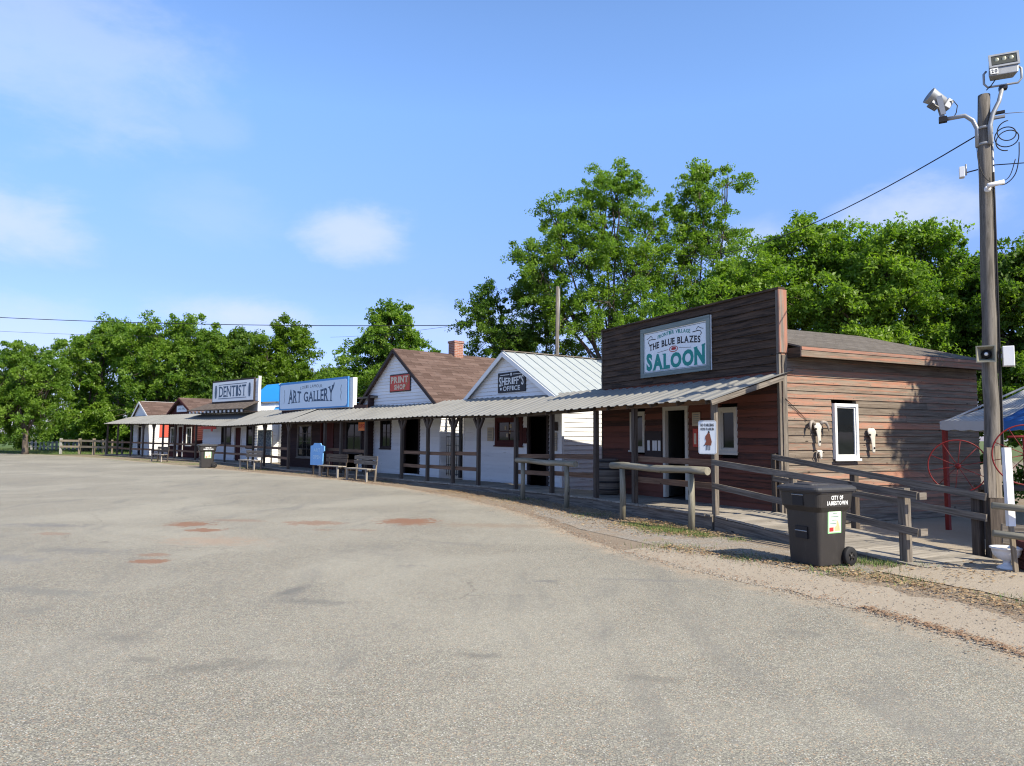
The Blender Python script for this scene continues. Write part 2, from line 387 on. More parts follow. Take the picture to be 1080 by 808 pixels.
skc = t.mix(cm, sat, (3.3, 3.6, 4.05))
t.n('ShaderNodeOutputWorld', {'Surface': t.n('ShaderNodeBackground', {'Color': skc, 'Strength': .15}).outputs[0]})
sc.view_settings.view_transform = 'Standard'; sc.view_settings.look = 'None'; sc.view_settings.gamma = 1; sc.view_settings.exposure = 0.70
sc.cycles.filter_width = 1.15; sc.render.engine = 'CYCLES'; sc.cycles.max_bounces = 6; sc.cycles.diffuse_bounces = 3; sc.cycles.transmission_bounces = 4; sc.cycles.transparent_max_bounces = 6

# ------------------------------------------------------------------ ground
def groundmats():
    m, t = newmat('gravelly_dirt'); ob = t.n('ShaderNodeTexCoord').outputs['Object']
    big = t.noise(ob, .35, 5, .6); mid = t.noise(ob, 2.5, 5, .65); fi = t.noise(ob, 40, 4, .7)
    vo = t.n('ShaderNodeTexVoronoi', {'Vector': ob, 'Scale': 45.}, feature='F1')
    col = t.mix(mid, (.17,.13,.095), (.30,.245,.18))
    col = t.mix(t.step(fi, .4, .75, 0, .6), col, (.12,.095,.07))
    col = t.mix(t.step(vo.outputs['Distance'], .0, .5, .35, 0), col, t.mix(t.n('ShaderNodeSeparateColor', {0: vo.outputs['Color']}).outputs[0], (.38,.33,.26), (.14,.11,.08)))
    col = t.mix(t.step(big, .5, .68, 0, .5), col, (.28,.22,.14))
    # far ground turns to dry grass
    d = t.n('ShaderNodeVectorMath', {0: ob}, operation='LENGTH').outputs['Value']
    col = t.mix(t.step(d, 60, 75), col, t.mix(mid, (.06,.09,.025), (.13,.16,.05)))
    t.out(col, .95, t.bump(t.math('ADD', fi, vo.outputs['Distance']), .6, .015)); g = m
    m, t = newmat('chip_seal_asphalt'); ob = t.n('ShaderNodeTexCoord').outputs['Object']
    vo = t.n('ShaderNodeTexVoronoi', {'Vector': ob, 'Scale': 95.}, feature='F1'); vc = t.n('ShaderNodeSeparateColor', {0: vo.outputs['Color']})
    vo2 = t.n('ShaderNodeTexVoronoi', {'Vector': ob, 'Scale': 28.}, feature='F1'); vc2 = t.n('ShaderNodeSeparateColor', {0: vo2.outputs['Color']})
    stone = t.mix(vc.outputs[0], (.165,.157,.128), (.365,.345,.272))
    stone = t.mix(t.step(vc.outputs[1], .86, .9), stone, (.34,.25,.17)); stone = t.mix(t.step(vc.outputs[2], .9, .93), stone, (.55,.54,.50))
    col = t.mix(t.step(vo.outputs['Distance'], .45, .75), stone, (.115,.11,.093))
    col = t.mix(t.step(vc2.outputs[0], .75, .95, 0, .35), col, (.13,.125,.12))
    big = t.noise(t.mapping(ob, (1,1,1)), .22, 6, .6, .5); mid = t.noise(t.mapping(ob, (1,.45,1), (0,0,0), (0,0,.5)), 1.1, 6, .68, .8)
    col = t.mix(t.step(big, .4, .66, 0, .42), col, (.37,.35,.285))
    dfar = t.n('ShaderNodeVectorMath', {0: ob}, operation='LENGTH').outputs['Value']
    col = t.mix(t.step(mid, .50, .76, 0, .55), col, (.145,.142,.13))
    fm = t.noise(ob, 7, 5, .7); col = t.mix(t.step(fm, .5, .8, 0, .3), col, (.30,.27,.22))
    # narrow faint tyre-polished bands that follow the street
    wv = t.noise(t.mapping(ob, (1.0,.10,1), (0,0,0), (0,0,rad(-32))), 1.6, 5, .6, .3)
    col = t.mix(t.step(wv, .55, .72, 0, .38), col, (.155,.15,.135))
    # cracks
    def crack(sc_, w, amt, thr, cx):
        q = t.n('ShaderNodeTexVoronoi', {'Vector': t.n('ShaderNodeVectorMath', {0: ob, 1: t.n('ShaderNodeVectorMath', {0: t.n('ShaderNodeTexNoise', {'Vector': ob, 'Scale': 1.5, 'Detail': 5.}).outputs['Color'], 1: (.9,.9,.9)}, operation='MULTIPLY').outputs[0]}, operation='ADD').outputs[0], 'Scale': sc_}, feature='DISTANCE_TO_EDGE').outputs['Distance']
        return t.math('MULTIPLY', t.step(q, w, 0.0, 0, amt), t.step(t.noise(ob, .23, 2), thr, thr+.1))
    col = t.mix(crack(.22, .005, .38, .50, 0), col, (.07,.06,.05))
    # stains: rust coloured dirt patches and dark oil patches
    nz = t.noise(ob, 4.5, 7, .75, 1.2)
    def stain(col, x, y, rx, ry, rot, c, op, soft=.9):
        v = t.mapping(ob, (1/rx, 1/ry, 0), (0,0,0), (0,0,0))
        q = t.n('ShaderNodeVectorMath', {0: ob, 1: (x, y, 0)}, operation='SUBTRACT').outputs[0]
        q = t.n('ShaderNodeVectorRotate', {'Vector': q, 'Angle': rot}, rotation_type='Z_AXIS').outputs[0]
        q = t.n('ShaderNodeVectorMath', {0: q, 1: (1/rx, 1/ry, 0)}, operation='MULTIPLY').outputs[0]
        l = t.n('ShaderNodeVectorMath', {0: q}, operation='LENGTH').outputs['Value']
        v = t.math('ADD', t.math('SUBTRACT', 1.1, l), t.math('MULTIPLY', t.math('SUBTRACT', nz, .5), 3.8))
        return t.mix(t.step(v, 0, soft, 0, op), col, c)
    RU = (.215,.115,.07)
    STAINS = ((-7.3,8.2,.5,.16,.4,(.14,.135,.125),.4),(-1.0,11.2,.9,.12,.5,(.15,.145,.135),.4),(2.4,6.2,.35,.14,.1,(.14,.135,.12),.35),(1.0,5.0,.25,.1,.2,(.12,.115,.10),.4),(-5.94,13.29,.44,.40,.1,RU,.9),(-5.3,12.5,.32,.24,0,RU,.9),(-5.3,13.9,.55,.22,.1,RU,.4),(-1.98,13.95,.62,.55,.1,RU,.95),(-3.72,13.6,.60,.36,.2,RU,.65),(-3.3,12.6,.25,.12,.2,RU,.35),(-4.7,9.38,.26,.18,.2,RU,.9),(-4.9,9.9,.2,.15,.2,RU,.55),(-4.6,11.2,1.0,.6,.2,(.32,.20,.13),.4),(-7.6,11.9,.35,.18,.2,RU,.4),(-2.6,12.6,.3,.15,.2,RU,.3),(-.3,13.4,1.7,.45,.1,(.22,.16,.11),.5),
              (-2.30,7.75,.13,.42,.35,(.10,.10,.10),.5),(-1.95,7.20,.5,.15,.1,(.10,.10,.10),.45),(-2.1,5.2,.5,.19,-.4,(.11,.105,.095),.45),(-4.3,4.2,.45,.2,.3,(.12,.12,.11),.5),(-3.1,5.9,.3,.2,.1,(.13,.125,.115),.45),(-4.9,7.6,.9,.2,.3,(.15,.15,.14),.5),(-2.7,5.35,.18,.1,.2,(.12,.115,.105),.55),(-.2,5.5,.22,.09,.1,(.12,.115,.105),.6),(-6.0,10.2,.9,.3,.2,(.14,.14,.14),.5),(-8.5,13.0,1.2,.3,.1,(.13,.13,.135),.55),(-6.9,9.6,1.2,.35,.3,(.16,.16,.16),.5),(-1.3,9.2,.25,.12,0,(.13,.13,.13),.5),(1.6,8.4,.9,.10,.1,(.14,.14,.14),.4),(.4,8.3,.2,.1,0,(.12,.12,.12),.5))
    for a in STAINS: col = stain(col, *a, .45 if a[5] is RU else .95)
    # road edge: sand and leaf crumbs washed onto the asphalt
    ea = t.n('ShaderNodeAttribute', attribute_name='edge').outputs['Fac']
    en = t.math('ADD', ea, t.math('MULTIPLY', t.math('SUBTRACT', t.noise(ob, 2.6, 6, .75), .5), 1.5))
    col = t.mix(t.step(en, .55, -.25), col, t.mix(t.noise(ob, 22, 4), (.30,.23,.16), (.42,.35,.26)))
    col = t.mix(t.step(t.math('ADD', ea, t.math('MULTIPLY', t.math('SUBTRACT', nz, .5), .6)), .10, -.12, 0, .6), col, (.21,.14,.09))
    dist = t.n('ShaderNodeVectorMath', {0: ob}, operation='LENGTH').outputs['Value']
    t.out(col, .88, t.bump(t.math('SUBTRACT', 1.0, vo.outputs['Distance']), .45, .006), spec=.25); r = m
    m, t = newmat('pale_sand'); ob = t.n('ShaderNodeTexCoord').outputs['Object']
    a = t.noise(ob, 1.6, 5, .6); b = t.noise(ob, 60, 4, .7); c = t.noise(ob, 9, 5, .7)
    col = t.mix(a, (.28,.235,.18), (.37,.32,.25)); col = t.mix(t.step(b, .45, .75, 0, .5), col, (.24,.19,.14)); col = t.mix(t.step(c, .55, .75, 0, .35), col, (.25,.19,.13))
    t.out(col, .95, t.bump(t.math('ADD', b, t.math('MULTIPLY', c, 1.5)), .6, .012)); s = m
    m, t = newmat('lawn_soil'); ob = t.n('ShaderNodeTexCoord').outputs['Object']
    col = t.mix(t.noise(ob, 1.2, 5, .6), (.045,.085,.018), (.10,.155,.035)); col = t.mix(t.step(t.noise(ob, 14, 4), .5, .8, 0, .5), col, (.16,.15,.07)); t.out(col, .95, t.bump(t.noise(ob, 30, 4), .8, .03)); l = m
    m, t = newmat('fine_grey_gravel'); ob = t.n('ShaderNodeTexCoord').outputs['Object']
    vo = t.n('ShaderNodeTexVoronoi', {'Vector': ob, 'Scale': 60.}, feature='F1'); vc = t.n('ShaderNodeSeparateColor', {0: vo.outputs['Color']})
    col = t.mix(vc.outputs[0], (.12,.11,.095), (.34,.31,.265)); col = t.mix(t.step(t.noise(ob, 2, 5, .7), .42, .66, 0, .75), col, (.25,.19,.13))
    t.out(col, .95, t.bump(vo.outputs['Distance'], -.7, .012)); gr = m
    return g, r, s, l, gr
G_M, R_M, S_M, L_M, GR_M = groundmats()
def sheet(name, poly, z, mat, n=1):
    mb = MB(); mb.face([(x, y, z) for x, y in poly]); o = mb.build(name, mat); tag(o, kind='structure'); return o
# one ground sheet, gridded, reaching the horizon
mb = MB(); sheet('ground', [(-900,-300),(900,-300),(900,1500),(-900,1500)], 0, G_M)
def dens(pts, step=.25, jit=.05):
    out = []
    for a, b in zip(pts, pts[1:]):
        L = math.hypot(b[0]-a[0], b[1]-a[1]); n = max(1, int(L/step))
        for i in range(n): out.append((a[0]+(b[0]-a[0])*i/n, a[1]+(b[1]-a[1])*i/n))
    out.append(pts[-1])
    res = []
    for i, p in enumerate(out):
        a = out[max(0, i-1)]; b = out[min(len(out)-1, i+1)]; L = math.hypot(b[0]-a[0], b[1]-a[1]); n = (-(b[1]-a[1])/L, (b[0]-a[0])/L)
        j = jit*(math.sin(i*.37)+math.sin(i*.91+2)*.7+random.uniform(-1,1)*.6); res.append((p[0]+n[0]*j, p[1]+n[1]*j))
    return res
EDGE = [(5.4,-6),(4.9,1),(4.35,3.9),(3.95,5.6),(3.75,6.22),(3.39,7.17),(2.85,8.2),(2.3,9.2),(1.6,10.5),(1.05,12.4),(.35,15.4),(-1.1,18.9),(-3.2,22.6),(-6.4,27.0),(-10.8,31.3),(-16.9,37.6),(-26.7,48.0),(-36,55.9),(-50,64),(-75,72),(-120,78)]
E2 = dens(EDGE[:14], .2, .035)+dens(EDGE[14:], .8, .1)
mb = MB(); ew = []
def nrm(P, i):
    a = P[max(0, i-2)]; b = P[min(len(P)-1, i+2)]; L = math.hypot(b[0]-a[0], b[1]-a[1]); return (-(b[1]-a[1])/L, (b[0]-a[0])/L)
offs = [0, .12, .3, .6, 1.2]; rows = []
for d in offs: rows.append([(p[0]+nrm(E2, i)[0]*d, p[1]+nrm(E2, i)[1]*d) for i, p in enumerate(E2)])
for k in range(len(offs)-1):
    for i in range(len(E2)-1):
        z = .004
        mb.face([(*rows[k][i], z), (*rows[k][i+1], z), (*rows[k+1][i+1], z), (*rows[k+1][i], z)]); ew += [offs[k], offs[k], offs[k+1], offs[k+1]]
inner = rows[-1]; tri = [(*p, .004) for p in inner]
# inner part as a fan of quads towards the far side of the road
far = [(-60.-i*.02, -6+ (i/(len(inner)-1))*66) for i in range(len(inner))]
for i in range(len(inner)-1):
    f0 = far[i]; f1 = far[i+1]
    mb.face([(*inner[i], .004), (*inner[i+1], .004), (*f1, .004), (*f0, .004)]); ew += [2]*4
ro = mb.build('road', R_M); tag(ro, kind='structure')
at_ = ro.data.attributes.new('edge', 'FLOAT', 'POINT'); at_.data.foreach_set('value', np.array(ew, dtype=np.float32))
# pale sand ribbon along the road edge and sandy yard on the right
lo = dens([(1.70,10.55),(2.30,9.22),(2.9,8.15),(3.43,7.15),(3.79,6.2),(4.0,5.6),(4.4,3.9),(5.0,1),(5.6,-4)], .15, .03)
hi = dens([(9,-4),(5.9,2.5),(5.1,5.0),(4.72,6.4),(4.45,7.3),(4.2,8.15),(3.72,8.75),(3.2,9.75),(2.5,10.6),(1.9,10.8)], .12, .10)
lo = [(x-.07-.05*math.sin(i*.9)*random.random(), y-.02) for i, (x, y) in enumerate(lo)]
sheet('sand_strip', lo[::-1]+hi[::-1], .0075, S_M)
sheet('sandy_yard', dens([(4.55,9.05),(4.9,8.3),(5.3,7.3),(5.7,6.1),(6.3,4.5),(8,2.5),(16,1),(19,9),(14,17)], .2, .05)+dens([(11.5,17.3),(5.6,13.3),(6.6,11),(5.9,9.7),(5.2,9.5)], .2, .04), .0095, S_M)
sheet('gravel_patch', dens([(2.35,10.75),(3.3,9.8),(3.85,8.85),(4.5,8.9),(4.6,9.6),(4.2,10.6),(3.5,11.9),(3.2,12.3),(2.5,13.2),(1.5,15.6),(.6,17),(.55,15.5),(1.2,13)], .2, .05), .0055, GR_M)
sheet('grass_lawn', [(-37,56.8),(-31,60),(-10,75),(60,95),(60,160),(-160,160),(-160,77),(-120,79),(-75,73),(-50,65),(-40,60)], .012, L_M)
# ------------------------------------------------------------------ stuff on the ground
def scatter(name, label, pts, size, mat, kind='leaf'):
    n = len(pts); P = np.array(pts)
    a = rng.uniform(0, 2*PI, n)
    if kind == 'blade':
        h = size*rng.uniform(.5, 1.3, n); w = .006+size*.05; lean = rng.normal(0, .35, (n, 2))*h[:, None]
        d = np.stack([np.cos(a), np.sin(a)], 1)*w/2
        V = np.zeros((n, 3, 3)); V[:,0,:2] = P[:,:2]-d; V[:,1,:2] = P[:,:2]+d; V[:,2,:2] = P[:,:2]+lean; V[:,2,2] = h; V[:,:,2] += P[:,2:3]; k = 3
    elif kind == 'leaf':
        s = size*rng.uniform(.5, 1.3, n); V = np.zeros((n, 4, 3))
        for j, (u, v) in enumerate(((1,0),(0,.5),(-1,0),(0,-.5))):
            V[:,j,0] = P[:,0]+s*(u*np.cos(a)-v*np.sin(a)); V[:,j,1] = P[:,1]+s*(u*np.sin(a)+v*np.cos(a)); V[:,j,2] = P[:,2]+rng.uniform(.002, .6*size, n)
        k = 4
    else:  # pebbles: little octahedra as 3-sided caps
        s = size*rng.uniform(.5, 1.4, n); base = np.array([(1,0,0),(0,1,0),(-1,0,0),(0,-1,0),(0,0,.8)])
        V = P[:,None,:]+base[None]*s[:,None,None]*rng.uniform(.6,1.2,(n,5,3)); F = np.array([(0,1,4),(1,2,4),(2,3,4),(3,0,4)])
        me = bpy.data.meshes.new(name); vv = V.reshape(-1,3); ff = (F[None]+np.arange(n)[:,None,None]*5).reshape(-1,3); me.from_pydata(vv.tolist(), [], ff.tolist())
        me.materials.append(mat); o = bpy.data.objects.new(name, me); COL.objects.link(o); return tag(o, kind='stuff', label=label, cat=name.replace('_',' '))
    me = bpy.data.meshes.new(name); numpy_mesh(me, V.reshape(-1,3), n, k); me.materials.append(mat)
    o = bpy.data.objects.new(name, me); COL.objects.link(o); return tag(o, kind='stuff', label=label, cat=name.replace('_',' '))
def numpy_mesh(me, V, nf, k):
    me.vertices.add(len(V)); me.vertices.foreach_set('co', V.astype(np.float32).ravel())
    me.loops.add(nf*k); me.loops.foreach_set('vertex_index', np.arange(nf*k, dtype=np.int32))
    me.polygons.add(nf); me.polygons.foreach_set('loop_start', np.arange(0, nf*k, k, dtype=np.int32)); 
    me.update(calc_edges=True); me.validate()
def along(poly, n, w, z=.012, side=1):
    P = dens(poly, .3, 0); out = []
    for _ in range(n):
        i = random.randrange(len(P)-1); tt = random.random(); nx, ny = nrm(P, i); d = random.gauss(0, w)*side
        out.append((P[i][0]+(P[i+1][0]-P[i][0])*tt+nx*d, P[i][1]+(P[i+1][1]-P[i][1])*tt+ny*d, z))
    return out
def litmat(name, cols):
    m, t = newmat(name); ri = t.n('ShaderNodeNewGeometry').outputs['Random Per Island']
    c = t.mix(ri, cols[0], cols[1]); c = t.mix(t.step(t.math('FRACT', t.math('MULTIPLY', ri, 7.3)), .6, .9), c, cols[2]); t.out(c, .8); return m
LIT = litmat('dry_leaf_litter', ((.26,.17,.09),(.40,.29,.16),(.15,.085,.04))); LITR = litmat('reddish_litter', ((.24,.14,.085),(.34,.23,.14),(.13,.075,.045)))
PEB = litmat('pebbles', ((.16,.145,.12),(.38,.345,.29),(.26,.20,.14))); BLADE = litmat('grass_blades', ((.05,.10,.02),(.12,.19,.04),(.20,.20,.08)))
scatter('leaf_litter', 'dry tan leaves scattered along the verge', along([(2.3,10.9),(3.4,9.9),(4.1,9.0),(4.7,8.2),(4.95,7.2),(5.25,6.2),(5.8,4.8)], 2600, .17, .016)+along([(2.9,12.2),(2.2,14.0),(1.2,16.6),(0,19),(-2,22)], 5200, .42, .014)+along([(3.4,12.0),(2.6,14.2)], 1500, .3, .014)+along([(-3.3,24),(-6,27.3),(-10,31.6),(-16,38)], 2600, .5, .014)+along([(5.4,9.6),(6,8.6)], 250, .5, .016), .026, LIT)
scatter('road_edge_litter', 'reddish crumbs lying along the asphalt edge', along(EDGE[2:14], 4200, .15, .016)+along([(2.1,10.9),(3.0,9.9),(3.9,8.6),(4.6,7.3),(5.1,5.6)], 900, .25, .018)+along([(4.0,5.5),(3.8,6.15),(3.45,7.1)], 900, .05, .018), .016, LITR)
scatter('gravel', 'loose pebbles on the verge beside the bin', along([(2.4,11.2),(3.3,10.1),(4.0,9.3)], 2600, .35, .010)+along([(1.6,13.2),(.3,17),(-1.6,20.6)], 3000, .5, .008)+along(EDGE[3:13], 1500, .12, .012)+along([(5,8.5),(6,6),(7,4)], 900, .6, .012)+along([(1.9,10.6),(2.6,9.3),(3.6,7.4),(4.2,5.9)], 900, .35, .010)+along([(1.62,10.55),(2.22,9.2),(2.82,8.13),(3.35,7.13),(3.71,6.18),(3.92,5.6)], 2600, .035, .006), .009, PEB, 'peb')
def tuft(cx, cy, n, r, ry=None): return [(random.gauss(cx, r), random.gauss(cy, ry or r), .004) for _ in range(n)]
gp = []
for (x, y, n, r) in ((2.35,13.6,500,.16),(2.65,13.1,900,.17),(2.95,12.7,900,.16),(3.2,12.2,450,.14),(2.6,12.6,200,.2),(4.55,9.75,500,.16),(4.9,9.55,260,.12),(5.35,9.45,60,.1),(3.9,8.95,160,.2),(4.6,8.5,160,.2),(3.2,9.9,200,.22),(2.4,10.9,220,.25),(5.2,7.4,120,.2),(4.3,9.2,160,.25),(1.7,15.2,200,.3),(0.2,18.9,160,.3),(3.7,11.7,120,.12)): gp += tuft(x, y, n, r)
for (x, y, n, r) in ((-17.6,40.0,700,.6),(-20.5,42.6,800,.8),(-24,46,900,.9),(-29,51.5,900,1.0),(-13.4,35.9,250,.3),(-11.7,34.0,150,.25),(-4.6,26.0,60,.2),(-9.0,31.0,100,.3)): gp += tuft(x, y, n, r)
scatter('grass', 'short green grass tufts along the boardwalk', gp, .055, BLADE, 'blade')
gp2 = [(random.uniform(-60,-22), random.uniform(57.5,80), .012) for _ in range(26000)]
gp2 = [p for p in gp2 if p[1] > 57.5+max(0, (-p[0]-40))*.45]
scatter('lawn_grass', 'sunny green lawn beyond the far wooden fence', gp2, .14, BLADE, 'blade')
# ------------------------------------------------------------------ building helpers
def siding(mb, x0, x1, z0, z1, h=.135, opens=(), xl=None, xr=None, t=.03, d=.07, split=True):
    """lap boards on the plane y=0 facing -y; xl(z)/xr(z) limit gables; opens = (xa,xb,za,zb)"""
    n = max(1, round((z1-z0)/h)); h = (z1-z0)/n
    for i in range(n):
        za = z0+i*h; zb = za+h
        cuts = sorted([(a, b) for a, b, c, e in opens if c < zb-.02 and e > za+.02])
        segs = []; cur = x0
        for a, b in cuts:
            if a > cur: segs.append((cur, a))
            cur = max(cur, b)
        if cur < x1: segs.append((cur, x1))
        for a, b in segs:
            L = b-a; pcs = [a]
            if split and L > 3 and random.random() < .4: pcs.append(a+L*random.uniform(.3, .7))
            pcs.append(b)
            for p, q in zip(pcs, pcs[1:]):
                q -= .0015
                pa, qa, pb, qb = p, q, p, q
                if xl: pa, pb = max(p, xl(za)), max(p, xl(zb))
                if xr: qa, qb = min(q, xr(za)), min(q, xr(zb))
                if qa-pa < .02: continue
                if qb < pb: pb = qb = (pb+qb)/2
                dz = random.uniform(-.002, .002)
                mb.hexa([(pa,-t,za),(qa,-t,za),(qa,d,za),(pa,d,za),(pb,-.004+dz,zb-.002),(qb,-.004+dz,zb-.002),(qb,d,zb-.002),(pb,d,zb-.002)])
def window(par, xa, xb, za, zb, trim, y=0, fw=.08, mull=(1,1), rot=None, label=None, sill=True, name='window', pane=None):
    f = MB(); y0, y1 = y-.045, y+.03
    f.box(xa, xa+fw, y0, y1, za, zb); f.box(xb-fw, xb, y0, y1, za, zb); f.box(xa+fw, xb-fw, y0, y1, zb-fw, zb); f.box(xa+fw, xb-fw, y0, y1, za, za+fw)
    ia, ib, ja, jb = xa+fw, xb-fw, za+fw, zb-fw; s = .03
    f.box(ia, ia+s, y-.02, y+.02, ja, jb); f.box(ib-s, ib, y-.02, y+.02, ja, jb); f.box(ia+s, ib-s, y-.02, y+.02, jb-s, jb); f.box(ia+s, ib-s, y-.02, y+.02, ja, ja+s)
    for k in range(1, mull[0]): q = ia+(ib-ia)*k/mull[0]; f.box(q-.012, q+.012, y-.015, y+.018, ja+s, jb-s)
    for k in range(1, mull[1]): q = ja+(jb-ja)*k/mull[1]; f.box(ia+s, ib-s, y-.018, y+.016, q-.012, q+.012)
    w = f.build(name, trim, par)
    if label: lbl(w, label)
    p = MB(); p.box(ia+s*.5, ib-s*.5, y+.004, y+.010, ja+s*.5, jb-s*.5); p.build('pane', pane or GLASS, w)
    if sill: q = MB(); q.box(xa-.03, xb+.03, y-.075, y-.046, za-.035, za+.01); q.build('sill', trim, w)
    return w
def on_side(o, x, y, rz): o.location = (x, y, 0); o.rotation_euler.z = rz; return o
def doorway(par, xa, xb, z0, z1, trim, leaf=None, fw=.09, open_ang=70, y=0, label=None):
    f = MB(); f.box(xa, xa+fw, y-.05, y+.04, z0, z1); f.box(xb-fw, xb, y-.05, y+.04, z0, z1); f.box(xa+fw, xb-fw, y-.05, y+.04, z1-fw, z1)
    w = f.build('door_frame', trim, par)
    if leaf:
        d = MB(); W = xb-xa-2*fw; H = z1-fw-z0-.03; T = Matrix.Translation((xa+fw+.01, y+.05, z0+.02)) @ Matrix.Rotation(rad(open_ang), 4, 'Z')
        d.box(0, W, 0, .04, 0, H, T)
        for (a, b, c, e) in ((.12,.88,.08,.42),(.12,.88,.5,.93)): 
            d.box(W*a, W*b, -.006, -.001, H*c, H*c+.02, T); d.box(W*a, W*b, -.006, -.001, H*e, H*e+.02, T)
        o = d.build('door', leaf, par)
        if label: lbl(o, label)
        h = MB(); h.ball(T @ Vector((W-.07, -.04, H*.48)), (.03,.03,.03)); h.build('handle', BLKMET, o)
    return w
def slab(mb, p00, p10, p11, p01, th):
    """roof slab: p00->p10 along the ridge direction, p00->p01 up the slope; top face given, thickness below"""
    P = [Vector(p) for p in (p00, p10, p11, p01)]; n = (P[1]-P[0]).cross(P[3]-P[0]).normalized()
    if n.z < 0: n = -n
    L = (P[1]-P[0]).length; S = (P[3]-P[0]).length; Q = [p-n*th for p in P]
    uv = [(0,0),(L,0),(L,S),(0,S)]
    mb.face(P, uv); mb.face(Q[::-1], uv[::-1])
    for i in range(4):
        j = (i+1) % 4; mb.face([P[i], Q[i], Q[j], P[j]], [(0,0),(0,th),(1,th),(1,0)])
def gable_building(name, label, c, az, x0, x1, depth, zw, zr, wallmat, roofmat, trim, roofname='roof', ov=.25, opens=(), ridge=None, thick=.06, fascia_mat=None, side_right=True, sidemat=None, fasc=.14, front_ov=None):
    """front wall on y=0 between x0..x1 (x<0 goes away), ridge runs along +y"""
    T = thing(name, label, 'building', (c[0], c[1], 0), fr(az))
    xm = ridge if ridge is not None else (x0+x1)/2
    m = MB()
    siding(m, x0, x1, .05, zw, opens=opens)
    sl = (zr-zw)/(xm-x0); sr = (zr-zw)/(x1-xm)
    siding(m, x0, x1, zw, zr-.06, xl=lambda z: x0+(z-zw)/sl, xr=lambda z: x1-(z-zw)/sr, split=False)
    m.build('front_wall', wallmat, T)
    s = MB(); siding(s, 0, depth, .05, zw-.03); o = s.build('side_wall', sidemat or wallmat, T); o.location = (x1-.001, .02, 0); o.rotation_euler.z = PI/2
    s = MB(); s.box(x0+.01, x0+.1, .08, depth-.1, .05, zw); s.build('side_wall', sidemat or wallmat, T)
    s = MB(); s.prism([(x0,.05),(x1,.05),(x1,zw),(xm,zr-.08),(x0,zw)], depth-.08, depth); s.build('rear_wall', wallmat, T)
    s = MB(); s.box(x0+.1, x1-.1, .1, depth-.1, .02, .10); s.build('floor', DARK, T)
    r = MB(); f = ov if front_ov is None else front_ov
    for (xe, k) in ((x0-ov, sl), (x1+ov, sr)):
        ze = zw+.06-ov*k; slab(r, (xe, -f, ze), (xe, depth+ov, ze), (xm, depth+ov, zr+.06), (xm, -f, zr+.06), thick)
    rf = r.build(roofname, roofmat, T)
    b = MB()
    for (xe, k) in ((x0-ov, sl), (x1+ov, sr)):
        ze = zw+.06-ov*k
        b.beam((xe, -f-.014, ze-.10), (xm, -f-.014, zr-.04), .025, fasc, up=(0,0,1))
    b.build('bargeboard', trim, rf)
    return T, rf, (sl, sr, xm)
# ================================================================== SALOON
SC = (5.13, 13.5); AZ = -25; RZ = fr(AZ)
T = thing('saloon', 'dark brown weathered saloon with tall false front and peeling orange side wall', 'building', (*SC, 0), RZ)
W = 6.3; D = 5.9
m = MB()
oL, oR, oD = (-4.98,-4.36,1.33,2.30), (-1.72,-1.17,1.35,2.30), (-3.62,-2.72,.28,2.36)
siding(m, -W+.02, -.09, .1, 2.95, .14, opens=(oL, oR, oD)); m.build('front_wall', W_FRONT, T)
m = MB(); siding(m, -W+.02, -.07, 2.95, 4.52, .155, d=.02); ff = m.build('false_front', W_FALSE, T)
lbl(ff, 'tall dark weathered false front of horizontal boards')
m = MB(); 
for x in (-6.1,-4.9,-3.7,-2.5,-1.3,-.3): m = MB(); m.box(x-.045, x+.045, .026, .11, 2.9, 4.5); m.build('stud', W_GREY, ff)
m = MB(); m.box(-W-.02, .03, -.05, .12, 4.525, 4.565); m.build('cap_board', W_FALSE, ff)
for q in ((-.065, -.002, -.04, .13, .05, 3.27), (-W-.01, -W+.015, -.04, .1, .05, 4.52), (-.068,-.006,-.035,.02,3.28,4.52)): m = MB(); m.box(*q); m.build('corner_board', W_GREY, T)
m = MB(); m.box(-.003, .03, -.045, .16, 3.3, 4.52); m.build('end_trim', W_TRIMR, T)
m = MB(); wx = (1.31, 1.97); siding(m, 0, D, 0.15, 3.30, .145, opens=((wx[0]-.02, wx[1]+.02, 1.28, 2.38),), t=.024)
nb = len(m.f)
for i in range(22):   # nail heads, part of the boards' mesh
    zz_ = .15+i*(3.15/22)+.03
    for k in range(11):
        if random.random() < .8 and not (1.2 < .3+k*.53 < 2.05 and 1.2 < zz_ < 2.4):
            x = .3+k*.53+random.uniform(-.02,.02); z = zz_+random.uniform(-.008,.008); m.box(x-.0045, x+.0045, -.0235, -.012, z-.0045, z+.0045)
o = m.build('side_wall', W_SIDE, T); o.location = (-.001, .02, 0); o.rotation_euler.z = PI/2
o.data.materials.append(LBLACK); mi = np.zeros(len(o.data.polygons), dtype=np.int32); mi[nb:] = 1; o.data.polygons.foreach_set('material_index', mi)
m = MB(); m.box(-.09, .022, .0, .012, .05, 3.25)
o = m.build('corner_board', W_GREY, T); o.location = (.026, .02+.09, 0); o.rotation_euler.z = PI/2
w = window(T, wx[0], wx[1], 1.26, 2.36, WTRIM, 0, .06, label='tall narrow white-framed window in the side wall'); on_side(w, 0, .02, PI/2); w.location = (.03, .02, 0)
m = MB(); m.box(-W+.02, -W+.1, .08, D, .1, 3.25); m.build('side_wall', W_FRONT, T)
m = MB(); m.box(-W, 0, D-.08, D+.02, .1, 3.3); m.build('rear_wall', W_FRONT, T)
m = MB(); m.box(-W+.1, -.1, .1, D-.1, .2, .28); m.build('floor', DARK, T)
m = MB(); m.box(-W+.12, -.12, .95, 1.0, .28, 3.1); m.build('shade_backing', DARK, T)  # near-black sheet added close behind the openings so they show as shade
m = MB(); m.box(-.02, 0.08, 0, D, .02, .15);  m.build('foundation', W_GREY, T)
